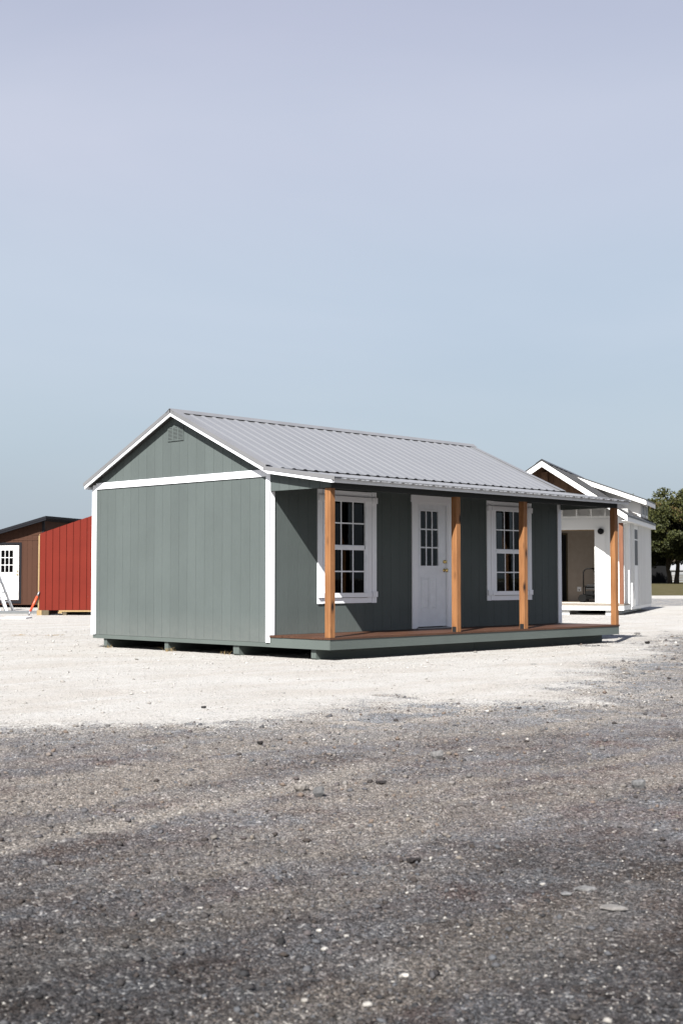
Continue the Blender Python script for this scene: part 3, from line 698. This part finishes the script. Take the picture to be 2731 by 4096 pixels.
# front wall with the big opening
fwl = MB()
OP = [(-3.45, -1.115, .32, 2.738)]
for a, b_, p, q in wall_rects(-GW, -.02, .306, 3.42, OP): fwl.box(a, b_, SY, SY+.12, p, q)
fwl = fwl.build('front_wall', 'bwhite', wc)
P3('header_board', 'bwhite', -GW, -.1, SY-.012, SY-.0005, 2.80, 3.09, par=fwl); P3('door_casing', 'bwhite', -1.114, -.765, SY-.02, SY-.0005, .31, 2.799, par=fwl)
P3('head_liner', 'pine', -3.45, -1.116, SY+.002, SY+.118, 2.715, 2.737, par=fwl)
for x in (-4.6, -4.1, -3.63, -3.15, -2.67, -2.185, -1.703, -1.222, -.762, -.30): P3('batten', 'bwhite', x-.026, x+.026, SY-.007, SY-.0005, 3.091, 3.42, par=fwl)
for x in (-.33,): P3('batten', 'bwhite', x-.028, x+.028, SY-.02, SY-.0005, .31, 2.799, par=fwl)
P3('corner_board', 'bwhite', -.10, .012, SY-.024, SY+.10, .306, 3.12)
MB().lathe([(.0, .0), (.085, -.004), (.10, -.02), (.10, -.09), (.07, -.10), (.02, -.104)], (-.903, SY-.021, 2.68), 'y', 18).build('porch_lamp', 'black', wc, True)
# room seen through the opening
rm = P3('room_wall', 'beige', -2.456, -.1, SY+2.6, SY+2.7, .306, 3.35)
P3('side_room_wall', 'beige', -.14, -.06, SY+.125, BL-.1, .306, 3.1); P3('room_ceiling', 'beige', -GW+.1, -.145, SY+.125, SY+4.15, 3.36, 3.40)
P3('room_floor', 'tandeck', -GW+.05, -.145, SY+.002, SY+4.19, .262, .318); P3('door_post', 'tanwood', -2.506, -2.457, SY+2.58, SY+2.7, .32, 2.72); P3('door_head', 'tanwood', -3.4, -2.507, SY+2.58, SY+2.7, 2.67, 2.72)
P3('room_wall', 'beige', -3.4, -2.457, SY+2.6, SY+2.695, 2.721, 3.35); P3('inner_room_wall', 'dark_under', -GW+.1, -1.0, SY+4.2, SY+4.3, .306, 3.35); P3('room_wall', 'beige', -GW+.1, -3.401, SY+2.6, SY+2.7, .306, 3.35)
ou = P3('socket_plate', 'vinyl', -2.13, -1.99, SY+2.585, SY+2.599, .67, .83, par=rm); P3('socket', 'dtrim', -2.08, -2.04, SY+2.575, SY+2.5845, .70, .74, par=rm)
# side wall: board and batten
sw = P3('side_wall', 'bwhite', -.058, -.0, SY+.101, BL, .20, 3.16)
y_ = SY+.45
while y_ < BL-.1:
    if not (2.62 < y_ < 3.82): P3('batten', 'bwhite', .0005, .055, y_-.028, y_+.028, .202, 3.15, par=sw)
    y_ += .285
P3('skirt_board', 'bwhite', -.0, .025, SY+.36, BL, .10, .1995, par=sw)
P3('far_side_wall', 'bwhite', -GW, -GW+.058, SY+.121, BL, .20, 3.16); P3('rear_wall', 'bwhite', -GW+.06, -.06, BL-.08, BL-.002, .20, 3.16); MB().prism([(-GW+.06, 3.161), (-.06, 3.161), (GC, wl(GC)-.04)], 'y', BL-.08, BL-.002).build('rear_gable', 'bwhite', wc)
wn = group_part('window', wc)
P3('pane', 'darkpane', .003, .006, 2.77, 3.66, 1.57, 2.79, par=wn); P3('dark_room', 'dark_under', .0005, .0022, 2.77, 3.66, 1.57, 2.79, par=wn)
for a in ((2.70, 2.77, 1.50, 2.86), (3.66, 3.73, 1.50, 2.86), (2.77, 3.66, 2.79, 2.86), (2.77, 3.66, 1.50, 1.57), (2.77, 3.66, 2.42, 2.46)): P3('window_trim', 'bwhite', .0006, .012, *a, par=wn)
# gable roof
rfw = group_part('roof', wc)
def roofslab(x0, x1, y0, y1, t0, t1, nm, mt, fn=wl):
    MB().prism([(x0, fn(x0)+t0), (x1, fn(x1)+t0), (x1, fn(x1)+t1), (x0, fn(x0)+t1)], 'y', y0, y1).build(nm, mt, rfw)
nseg = 9; y0 = -.27; dy = (BL+.3-y0)/nseg
for i in range(nseg):
    for (x0, x1) in ((GC+.001, .19), (-GW-.19, GC-.001)):
        roofslab(x0, x1, y0+i*dy, y0+(i+1)*dy-.003, -.02, .045, 'roof_panel', 'droof')
        roofslab(x0, x1, y0+i*dy-.018, y0+i*dy+.018, .046, .07, 'standing_seam', 'droof')
MB().prism([(GC, 4.99), (GC+.2, 4.855), (GC+.2, 4.85), (GC, 4.98), (GC-.2, 4.85), (GC-.2, 4.855)], 'y', y0-.02, BL+.32).build('ridge_cap', 'droof', rfw)
for x0, x1 in ((GC+.0005, .175), (-GW-.175, GC-.0005)):
    roofslab(x0, x1, y0-.03, y0-.002, -.165, .015, 'rake_board', 'bwhite'); roofslab(x0, x1, BL+.31, BL+.33, -.165, .015, 'rake_board', 'bwhite')
P3('eave_fascia', 'bwhite', .150, .176, y0, BL+.3, wl(.17)-.165, wl(.17)-.022, par=rfw); P3('eave_soffit', 'bwhite', -.0, .149, y0, BL+.3, wl(.17)-.160, wl(.17)-.145, par=rfw)
P3('eave_fascia', 'bwhite', -GW-.176, -GW-.15, y0, BL+.3, wl(.17)-.165, wl(.17)-.022, par=rfw)
gi = MB().prism([(-4.55, 3.47), (-.5, 3.47), (-.5, wl(-.5)-.03), (GC, wl(GC)-.03), (-4.55, wl(-4.55)-.03)], 'y', .32, .36).build('gable_infill', 'cedar_dark', wc)
P3('king_post', 'cedar_dark', GC-.10, GC+.10, .16, .3195, 3.47, 4.60, par=gi)
for i in range(8):
    x = -4.3 + i*.5
    if abs(x-GC) > .2: P3('batten', 'cedar_dark', x-.02, x+.02, .300, .3195, 3.47, wl(x)-.05, par=gi)
MB().prism([(-GW, 3.42), (-.02, 3.42), (-.02, wl(-.02)-.04), (GC, wl(GC)-.04), (-GW, wl(-GW)-.04)], 'y', SY, SY+.08).build('upper_wall', 'bwhite', wc)
P3('side_beam', 'bwhite', -.16, -.002, -.02, SY-.026, 2.892, 3.10); P3('side_beam', 'bwhite', -GW+.002, -GW+.16, -.02, SY-.026, 2.892, 3.10)
P3('porch_post', 'cedar_red', -.135, -.005, .0, .13, .306, 2.891); P3('porch_post', 'cedar_red', -GW+.005, -GW+.135, .0, .13, .306, 2.891)
# shed dormer
dm = group_part('dormer', wc)
D0, D1 = 4.90, 7.12
def dl(x): return 4.86 - .367*(x-GC)
P3('dormer_wall', 'bwhite', -.09, -.03, D0, D1, 3.2, 3.90, par=dm)
for yy in (D0, D1-.06):
    MB().prism([(-.091, wl(-.091)+.01), (-.091, dl(-.091)-.03), (GC+.3, dl(GC+.3)-.03), (GC+.3, wl(GC+.3)+.01)], 'y', yy, yy+.06).build('cheek_wall', 'bwhite', dm)
MB().prism([(GC+.02, dl(GC+.02)), (.22, dl(.22)), (.22, dl(.22)+.05), (GC+.02, dl(GC+.02)+.05)], 'y', D0-.42, D1+.3).build('dormer_roof', 'droof', dm)
MB().prism([(GC+.25, dl(GC+.25)-.155), (.20, dl(.20)-.155), (.20, dl(.20)-.002), (GC+.25, dl(GC+.25)-.002)], 'y', D0-.43, D0-.40).build('rake_board', 'bwhite', dm)
P3('eave_fascia', 'bwhite', .195, .215, D0-.40, D1+.3, dl(.2)-.15, dl(.2)-.002, par=dm)
for i in range(7): P3('batten', 'bwhite', -.0295, -.012, D0+.15+i*.32-.02, D0+.15+i*.32+.02, 3.3, 3.89, par=dm)
for yy in (5.22, 6.22):
    P3('dormer_pane', 'darkpane', -.006, -.004, yy, yy+.62, 3.40, 3.73, par=dm); P3('dark_room', 'dark_under', -.009, -.0075, yy, yy+.62, 3.40, 3.73, par=dm)
    for a in ((yy-.07, yy, 3.33, 3.80), (yy+.62, yy+.69, 3.33, 3.80), (yy, yy+.62, 3.73, 3.80), (yy, yy+.62, 3.33, 3.40), (yy+.30, yy+.33, 3.40, 3.73)): P3('dormer_trim', 'bwhite', -.0092, -.002, *a, par=dm)

# generator standing in the white cabin's doorway
Mw = Matrix.Rotation(-AZ, 4, 'Z'); gpos = Vector((23.571, 8.706, 0)) + (Mw @ Vector((-1.32, SY+1.2, .318)))
ge = thing('generator', 'black portable generator with looped handle inside the white cabin doorway', 'generator', gpos, -AZ)
T = lambda n, pts, r, mt='black', par=None: MB().tube(pts, r, 8).build(n, mt, par or ge, True)
for y in (-.22, .22): T('frame', [(-.34, y, .03), (-.34, y, .50), (-.30, y, .55), (.30, y, .55), (.34, y, .50), (.34, y, .03), (-.34, y, .03)], .018)
T('handle', [(-.33, -.22, .50), (-.33, -.24, 1.02), (-.28, -.24, 1.10), (-.20, -.24, 1.135), (.10, -.24, 1.135)], .022); T('grip', [(.04, -.26, 1.135), (.04, -.20, 1.02)], .035)
for y in (-.22, .22): T('cross_bar', [(-.34, y, .27), (.34, y, .27)], .012)
tk = MB().quadbox([(-.27, -.18, .44), (.27, -.18, .44), (.27, .18, .44), (-.27, .18, .44), (-.23, -.14, .60), (.23, -.14, .60), (.23, .14, .60), (-.23, .14, .60)]).build('fuel_tank', 'black', ge)
MB().lathe([(.04, 0), (.04, .03), (.02, .035)], (0, 0, .60), 'z').build('fuel_cap', 'black', tk, True)
MB().lathe([(.10, -.12), (.15, -.10), (.15, .10), (.10, .12)], (.12, 0, .24), 'x').build('alternator', 'dtrim', ge, True)
MB().box(-.28, -.02, -.14, .14, .10, .38).box(-.24, -.06, -.17, .17, .16, .32).build('engine', 'rubber', ge); MB().box(.08, .30, -.205, -.185, .10, .34).build('control_panel', 'greyboard', ge)
for y in (-.30, .30):
    wh_ = MB().lathe([(.06, -.03), (.13, -.035), (.14, -.02), (.14, .02), (.13, .035), (.06, .03)], (-.36, y, .13), 'y', 18).build('wheel', 'rubber', ge)

# ================================================================== red shed under construction, on the left
def lat_place(depth, lat): p = at(depth, lat); return (p[0], p[1], 0)
rs = thing('red_shed', 'unfinished barn red shed with sloping top and bare pine framing left of the grey cabin', 'shed', lat_place(40.5, -9.24), -YAW)
RW = 2.5; rt_ = lambda x: 2.49 + .345*x
for i in range(13):
    x0 = i*.2085 - (.0 if i else -.02); x1 = min((i+1)*.2085, RW)
    MB().prism([(x0+.007, .155), (x1-.007, .155), (x1-.007, rt_(x1)), (x0+.007, rt_(x0))], 'y', 0, .014).build('siding_board', 'red', rs)
MB().prism([(.02, .157), (RW, .157), (RW, rt_(RW)-.01), (.02, rt_(.02)-.01)], 'y', .0142, .022).build('groove_backing', 'redgroove', rs)
for i, x in enumerate((-.022, .40, .81, 1.21, 1.62, 2.03, 2.44)):
    MB().box(x, x+.038, (.0 if i == 0 else .0225), .112, .20, rt_(x)-.05).build('stud', 'pine', rs)
MB().prism([(.0, rt_(0)-.05), (RW, rt_(RW)-.05), (RW, rt_(RW)-.012), (.0, rt_(0)-.012)], 'y', .0225, .112).build('top_plate', 'pine', rs)
MB().box(-.02, RW, .0225, .112, .16, .199).build('bottom_plate', 'pine', rs)
MB().box(.62, RW, .005, 3.6, .105, .1545).build('floor_frame', 'pine', rs)
MB().box(RW-.05, RW, .115, 3.6, .16, rt_(RW)-.05).build('rear_wall', 'red', rs)
MB().prism([(.0, .157), (RW-.052, .157), (RW-.052, rt_(RW)-.02), (.0, rt_(0)-.02)], 'y', 3.58, 3.6).build('far_side_wall', 'red', rs)
sk1 = MB().box(-.05, .10, -.02, .10, -.02, .154).build('skid_end', 'pine', rs); MB().box(.101, .31, .0, .12, -.02, .154).build('skid_block', 'tanwood', rs); MB().box(.0, .30, .13, 3.5, -.02, .154).build('skid', 'tanwood', rs)
MB().box(.60, .72, -.02, .10, .055, .1042).build('joist_end', 'pine', rs); MB().box(.73, .85, .02, 3.5, -.02, .104).build('skid', 'tanwood', rs); MB().box(2.3, 2.45, .02, 3.5, -.02, .104).build('skid', 'tanwood', rs)
# ================================================================== brown shed at the left edge
bz = YAW + R(17)
bp = at(51.0, -11.48); bs = thing('brown_shed', 'brown shed with black single-slope roof and white nine-pane door at left edge', 'shed', (bp[0], bp[1], 0), -bz)
BW = 4.6; BD = 6.0; bt = lambda x: 3.34 + .255*x        # x runs negative to the left
bw_ = MB().prism([(-BW, .10), (0, .10), (0, bt(0)), (-BW, bt(-BW))], 'y', .02, .1).build('front_wall', 'brown', bs)
OPB = (-1.93, -1.02, .26, 2.43)
i = 0; x1 = -.06
while x1 > -BW+.05:
    x0 = max(x1-.205, -BW)
    for p0, p1, q0, q1 in wall_rects(x0+.003, x1-.003, .11, 2.60, [OPB]): MB().box(p0, p1, 0, .019, q0, q1).build('siding_board', 'brown', bw_)
    MB().prism([(x0+.003, 2.66), (x1-.003, 2.66), (x1-.003, bt(x1)-.01), (x0+.003, bt(x0)-.01)], 'y', 0, .019).build('siding_board', 'brown', bw_)
    x1 -= .205
MB().box(-BW, -.061, -.012, .0185, 2.602, 2.658).build('band_board', 'brown', bw_)
MB().box(-.06, .0, -.006, .0195, .10, bt(-.06)-.01).build('corner_board', 'dtrim', bs); MB().box(.0005, .02, -.006, .08, .10, bt(0)-.02).build('corner_board', 'dtrim', bs)
MB().prism([(.1001, .10), (BD, .10), (BD, bt(0)), (.1001, bt(0))], 'x', -.05, .0).build('side_wall', 'brown', bs); MB().box(-BW, -.05, BD-.1, BD, .10, bt(-BW)).build('rear_wall', 'brown', bs); MB().prism([(.1001, .10), (BD-.11, .10), (BD-.11, bt(-BW)), (.1001, bt(-BW))], 'x', -BW, -BW+.05).build('far_side_wall', 'brown', bs)
MB().prism([(-BW-.3, bt(-BW-.3)+.005), (.30, bt(.30)+.005), (.30, bt(.30)+.10), (-BW-.3, bt(-BW-.3)+.10)], 'y', -.36, BD+.3).build('roof', 'dtrim', bs)
MB().prism([(-BW-.3, bt(-BW-.3)-.06), (.30, bt(.30)-.06), (.30, bt(.30)+.004), (-BW-.3, bt(-BW-.3)+.004)], 'y', -.35, -.32).build('rake_board', 'dtrim', bs)
db = group_part('door', bs)
dsl = MB()
DGX = (-1.83, -1.30, 1.36, 2.22)
for a, b_, p, q in wall_rects(-1.90, -1.05, .30, 2.40, [DGX]): dsl.box(a, b_, -.01, .0195, p, q)
dsl = dsl.build('door_slab', 'sheet', db)
for a in ((-1.93-.09, -1.93, .16, 2.52), (-1.02, -1.02+.09, .16, 2.52), (-1.93, -1.02, 2.43, 2.52), (-1.93, -1.02, .16, .26)): MB().box(a[0], a[1], -.02, .0195, a[2], a[3]).build('door_casing', 'dtrim', db)
wd = (DGX[1]-DGX[0])/3; hh = (DGX[3]-DGX[2])/3
for i in range(3):
    for j in range(3): MB().box(DGX[0]+wd*i+.012, DGX[0]+wd*(i+1)-.012, .0, .004, DGX[2]+hh*j+.012, DGX[2]+hh*(j+1)-.012).build('pane', 'glass', dsl)
for i in (1, 2):
    MB().box(DGX[0]+wd*i-.0118, DGX[0]+wd*i+.0118, -.012, .01, DGX[2], DGX[3]).build('grille_bar', 'sheet', dsl); MB().box(DGX[0], DGX[1], -.0116, .0096, DGX[2]+hh*i-.0118, DGX[2]+hh*i+.0118).build('grille_bar', 'sheet', dsl)
for x in (-1.80, -1.44): MB().box(x, x+.27, -.016, -.0105, .52, 1.12).build('raised_panel', 'sheet', dsl)
for z in (1.28, 1.42): MB().lathe([(.03, .0), (.03, -.02), (.02, -.05), (.03, -.07), (.015, -.085)], (-1.095, -.01, z), 'y', 10).build('knob', 'brass', dsl, True)
MB().box(-.50, -.12, -.012, -.0005, 2.80, 3.02).build('vent', 'brown', bs)
for x in (-BW+.1, -2.4, -.3): MB().box(x, x+.14, .1, BD-.1, -.02, .0995).build('skid', 'dark_under', bs)

# ================================================================== tools and boards lying about on the left
lp = Vector(lat_place(46.0, -11.55)); ld = thing('stepladder', 'aluminium stepladder standing open before the brown shed', 'ladder', lp, -YAW)
def bar(n, a, b_, w2, t2, mt, par):
    a, b_ = Vector(a), Vector(b_); d = (b_-a).normalized(); s_ = d.cross(Vector((0, 1, 0))).normalized()*w2; q = d.cross(s_).normalized()*t2
    return MB().quadbox([a-s_-q, a+s_-q, a+s_+q, a-s_+q, b_-s_-q, b_+s_-q, b_+s_+q, b_-s_+q]).build(n, mt, par)
TOP = (-.95, .25, 2.25)
for y0, yt in ((-.30, .08), (.55, .30)):
    bar('rail', (.04, y0, .0), (TOP[0]+.12, yt, TOP[2]), .045, .02, 'alu', ld)
for y0, yt in ((-.25, .08), (.60, .30)):
    bar('rail', (-.20, y0-.12, .0), (TOP[0]-.02, yt, TOP[2]), .045, .02, 'alu', ld)
for i in range(1, 7):
    t = i/7; x = .04 + (TOP[0]+.12-.04)*t; ya = -.30+.38*t; yb = .55-.25*t
    MB().box(x-.03, x+.03, ya+.022, yb-.022, TOP[2]*t-.02, TOP[2]*t+.02).build('step', 'alu', ld)
MB().box(TOP[0]-.12, TOP[0]+.2, .0, .38, 2.25, 2.29).build('top_cap', 'alu', ld)
op_ = at(40.25, -9.50); orp = thing('pry_bar', 'orange handled pry bar with grey ends leaning on the red shed corner', 'tool', (op_[0], op_[1], 0), -YAW)
T('shaft', [(.045, .10, .12), (.23, .20, .58)], .036, 'orange', orp); T('tip', [(.0, .09, .0), (.045, .10, .12)], .030, 'steel', orp); T('head', [(.23, .20, .58), (.285, .23, .72)], .026, 'steel', orp)
def board(name, mt, depth, lat, L, W_, T_, rz, lab, cat, z=0.0):
    p = at(depth, lat); o = MB().prism([(-L/2, -W_/2), (L/2-.02, -W_/2+.01), (L/2, W_/2), (-L/2+.015, W_/2)], 'z', 0, T_).build(name, mt)
    o.location = (p[0], p[1], H(p[0], p[1])+z); o.rotation_euler = (0, 0, -YAW+rz); return tag(o, lab, cat)
board('plywood_sheet', 'sheet', 37.3, -9.12, .70, .9, .04, .05, 'bright white flat sheet lying on the gravel near the left edge', 'sheet')
board('grey_board', 'greyboard', 43.0, -10.6, 2.3, 1.6, .06, .03, 'weathered grey sheet lying on the ground below the ladder', 'board')
board('white_plank', 'sheet', 49.0, -10.78, .62, .14, .05, .0, 'white plank propped just in front of the brown shed', 'plank', .10)
for i, (d, la, L, rz) in enumerate(((41.3, -8.05, 1.5, .10), (40.9, -8.75, .7, -.05), (42.3, -8.3, 1.3, .22))):
    board('scrap_plank', 'sheet', d, la, L, .12, .03, rz, ('long white scrap plank under the red shed', 'short white scrap plank beside the red shed skid', 'white scrap plank farthest back beneath the red shed')[i], 'plank')
for i, (d, la) in enumerate(((26.1, -5.65), (26.3, -6.4))):
    p = at(d, la); m_ = MB()
    for q in range(18):
        x0, y0 = p[0]+random.gauss(0, .10), p[1]+random.gauss(0, .05); z0 = H(x0, y0)+.004; t = random.uniform(0, 6.28); L = random.uniform(.03, .09)
        m_.tube([(x0, y0, z0), (x0+L*math.cos(t), y0+L*math.sin(t), z0+.006)], .003, 3)
    tag(m_.build('straw_wisp', 'straw', None, False, False), ('scatter of yellow straw on white gravel left of the grey cabin', 'yellow straw scrap on white gravel at the left edge')[i], 'straw')

# ================================================================== rocks in the yard
k = NT('yard_rock'); a = k.attr('tint'); rn = k.noise(k.mapping(), 45, 5, .7)
rc_ = k.ramp(a.outputs['Fac'], [(0, (.022, .019, .019)), (.35, (.05, .048, .048)), (.6, (.165, .165, .167)), (.75, (.24, .215, .19)), (.9, (.36, .345, .32)), (1, (.46, .44, .41))])
k.base(k.mix(1.0, rc_, k.ramp(rn, [(.3, .62), (.7, 1.25)]), 'MULTIPLY')); k.bump(rn, .006); M['rock'] = k.set(.9, 0, .08)
def rock(px, py, w_, h_, tint, lab, flat=.6, seed=0):
    f = 5291.92; d = CAM.z*f/(py-2314.3)            # flat yard: distance from its depth below the horizon
    q = place(px, py, d); x, y = q.x, q.y
    rnd = np.random.default_rng(seed+5); n = 3
    import bmesh
    bm = bmesh.new(); bmesh.ops.create_icosphere(bm, subdivisions=2, radius=1.0)
    for v in bm.verts:
        c = v.co.copy(); k_ = 1 + .22*math.sin(c.x*3.1+seed)*math.cos(c.y*2.7+seed*1.7) + .12*rnd.uniform(-1, 1)
        c = c*k_; c.z = max(min(c.z, .62+.16*c.x-.1*c.y), -.8); un = 1 - .38*max(0, min(1, (.15-c.z)/.6)); v.co = (c.x*w_/2*un, c.y*w_*.38*un, c.z*h_)
    me = bpy.data.meshes.new('rock'); bm.to_mesh(me); bm.free()
    a_ = me.attributes.new('tint', 'FLOAT', 'POINT'); a_.data.foreach_set('value', np.full(len(me.vertices), tint, np.float32))
    me.materials.append(M['rock']); o = bpy.data.objects.new('rock', me); col.objects.link(o)
    o.location = (x, y, H(x, y)+h_*.52); o.rotation_euler = (0, 0, -YAW + rnd.uniform(-.3, .3)); tag(o, lab, 'rock', 'loose rocks in the yard')
RK = [(1272, 3192, .066, .046, .52, 'grey angular rock with dark side, beside a dusty lump in the yard'), (1203, 3160, .090, .036, .70, 'dusty tan lump of dirt beside the grey angular rock'),
      (1746, 3036, .078, .046, .62, 'flat grey rock with dark underside, right of the dark brown clod in mid yard'), (2552, 3152, .085, .042, .55, 'tan grey rock near the right edge with dark shadow'),
      (2336, 3556, .085, .012, .62, 'wide flat pale grey slab of asphalt, lower right yard'), (2262, 3580, .050, .010, .60, 'small flat grey slab just left of the wide asphalt slab'),
      (1523, 3138, .070, .016, .12, 'dark brown flattened clod in the middle of the yard'), (2546, 2538, .150, .045, .64, 'brownish rock on the pad edge right of the porch corner'),
      (2588, 2573, .110, .040, .05, 'dark asphalt clod just below the rock at the pad edge'), (1650, 3442, .06, .018, .10, 'dark clod in the upper part of the near yard'),
      (1277, 3716, .020, .009, .97, 'white pebble, leftmost of the pair at bottom centre'), (1298, 3797, .022, .009, .99, 'brightest white pebble at bottom centre'),
      (1620, 3897, .026, .011, .97, 'large white pebble right of bottom centre'), (1385, 3740, .018, .008, .93, 'white pebble right of the bottom centre pair'),
      (1468, 4016, .028, .012, .90, 'pale grey pebble at the bottom edge, right of centre'), (801, 3628, .026, .006, .93, 'flat white chip in the lower left yard'),
      (613, 3688, .020, .008, .92, 'small white pebble left of the flat white chip'), (1219, 4006, .024, .010, .86, 'tan pebble at the bottom edge left of centre'), (2170, 3532, .020, .008, .97, 'white pebble left of the wide asphalt slab'),
      (1040, 2980, .05, .02, .10, 'dark thin rock where the millings begin below the gable wall'), (815, 2835, .045, .02, .3, 'grey stone on the pale pad edge below the gable wall'), (2452, 3640, .09, .012, .66, 'long pale flat stone near the right edge of the yard')]
for i, a_ in enumerate(RK): rock(*a_, seed=i)

# ================================================================== far trees, barn, house and fence
def tree(px, depth, height_, rad, base_h, seed, lab, twigs=0, nl=9000, trunks=((0, 0),)):
    rnd = np.random.default_rng(seed); p = place(px, 2314, depth); x0, y0 = p.x, p.y; z0 = float(terrain(np.array([x0]), np.array([y0]))[0])
    t = thing('shade_tree', lab, 'tree', (x0, y0, z0), -YAW, 'trees beyond the pasture')
    ends = []
    m_ = MB()
    for tx, ty in trunks:
        m_.tube([(tx, ty, -.2), (tx*1.1+.05, ty, base_h*.5), (tx*1.5, ty, base_h), (tx*1.8+.2, ty+.2, height_*.55), (tx*2, ty, height_*.8)], [.42, .32, .28, .18, .06], 9)
        for q in range(7):
            a = rnd.uniform(0, 6.28); zz = rnd.uniform(base_h*.75, height_*.5); L = rad*rnd.uniform(.55, .9); e = (tx+math.cos(a)*L, ty+math.sin(a)*L, zz+L*rnd.uniform(.25, .8))
            m_.tube([(tx*1.3, ty, zz), (tx+math.cos(a)*L*.5, ty+math.sin(a)*L*.5, zz+L*.3), e], [.16, .10, .03], 6); ends.append(e)
    m_.build('trunk', 'bark', t, True, False)
    # crown: leaf faces gathered in clumps over an uneven dome
    nc = 230; th = rnd.uniform(0, 6.28, nc); ct = rnd.uniform(-.75, 1, nc); rr = rnd.uniform(.45, 1.0, nc)**.6
    hz = (height_-base_h*.8)/2; cz = base_h*.8 + hz
    bump = 1 + .22*np.sin(th*3+seed) * np.cos(ct*4+seed)
    cx = np.sqrt(1-ct**2)*np.cos(th)*rad*rr*bump; cy = np.sqrt(1-ct**2)*np.sin(th)*rad*rr*bump; cz_ = cz + ct*hz*rr*(1+.15*np.sin(th*2+seed))
    cr = rnd.uniform(.45, 1.15, nc)*rad/5.5; n = nl; ci = rnd.integers(0, nc, n)
    d = rnd.normal(0, 1, (n, 3)); d /= np.linalg.norm(d, axis=1)[:, None]; rr2 = rnd.uniform(0, 1, n)**.5
    P = np.stack([cx[ci], cy[ci], cz_[ci]], -1) + d*(cr[ci]*rr2)[:, None]*np.array([1.1, 1.1, .75])
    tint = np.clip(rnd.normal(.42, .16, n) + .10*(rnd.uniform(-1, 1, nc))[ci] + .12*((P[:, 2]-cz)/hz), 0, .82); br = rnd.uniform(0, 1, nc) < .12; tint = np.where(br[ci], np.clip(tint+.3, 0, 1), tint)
    if twigs:
        k_ = twigs; a = rnd.uniform(-1, .5, k_)*rad*.95; zz = height_*(.86+.10*rnd.uniform(0, 1, k_)); q = np.stack([a, rnd.uniform(-1.5, 1.5, k_), zz], -1)
        st = q[rnd.integers(0, k_, k_*14)] + np.stack([rnd.normal(0, .22, k_*14), rnd.normal(0, .3, k_*14), rnd.normal(0, .45, k_*14)], -1); P = np.concatenate([P, st]); tint = np.concatenate([tint, np.full(len(st), .65)]); n = len(P)
    A = rnd.normal(0, 1, (n, 3)); A /= np.linalg.norm(A, axis=1)[:, None]; B = np.cross(A, rnd.normal(0, 1, (n, 3))); B /= np.linalg.norm(B, axis=1)[:, None]
    s1 = rnd.uniform(.10, .22, n)[:, None]; s2 = s1*rnd.uniform(.45, .8, (n, 1))
    V = np.stack([P-A*s1, P+B*s2, P+A*s1, P-B*s2], 1).reshape(-1, 3); F = np.arange(n*4).reshape(-1, 4)
    me = bpy.data.meshes.new('crown'); me.from_pydata(V.tolist(), [], F.tolist()); a_ = me.attributes.new('tint', 'FLOAT', 'POINT'); a_.data.foreach_set('value', np.repeat(tint, 4).astype(np.float32))
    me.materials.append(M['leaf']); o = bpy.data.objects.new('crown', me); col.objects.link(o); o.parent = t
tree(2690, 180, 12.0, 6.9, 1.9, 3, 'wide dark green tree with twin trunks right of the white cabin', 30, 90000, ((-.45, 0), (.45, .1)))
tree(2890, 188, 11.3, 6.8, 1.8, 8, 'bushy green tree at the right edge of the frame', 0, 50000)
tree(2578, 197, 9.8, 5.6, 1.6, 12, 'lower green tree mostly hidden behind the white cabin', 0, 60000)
def far(px, depth): p = place(px, 2314, depth); return (p.x, p.y, float(terrain(np.array([p.x]), np.array([p.y]))[0]))
bn = thing('grey_barn', 'dark grey metal barn in shade behind the twin trunk tree', 'barn', far(2600, 208), -YAW)
MB().box(-2.2, 3.0, 0, 7, 0, 2.9).build('wall', 'barn', bn); MB().prism([(-2.4, 2.9), (3.2, 2.9), (.4, 3.9)], 'y', -.2, 7.2).build('roof', 'barn', bn); MB().box(-.85, -.15, -.02, -.001, 0, 2.1).build('door', 'dtrim', bn); MB().box(-2.0, -1.0, -.02, -.001, 1.1, 1.9).build('shutter', 'barn', bn)
fh = thing('white_farm_building', 'low white farm building with pale roof behind the trees at far right', 'building', far(2745, 262), -YAW)
MB().box(-3.0, 9, 0, 6, 0, 2.6).build('wall', 'farroof', fh); MB().prism([(-.3, 2.3), (6.4, 2.3), (6.4, 2.45), (3, 4.3), (-.3, 2.45)], 'x', -3.4, 9.4).build('roof', 'farroof', fh); MB().box(-1.6, -.2, -.02, -.002, 0.1, 1.7).build('door', 'greyboard', fh)
MB().box(1.0, 2.2, -.02, -.002, .9, 1.8).build('window', 'dtrim', fh)
fe = thing('rail_fence', 'dark wooden rail fence across the pasture before the far white building', 'fence', far(2745, 235), -YAW)
for i in range(9): MB().box(-3+i*1.5, -2.88+i*1.5, 0, .12, 0, 1.25).build('fence_post', 'tanwood', fe)
for z in (.35, .75, 1.12): MB().box(-3, 9.2, -.03, -.001, z, z+.12).build('fence_rail', 'tanwood', fe)
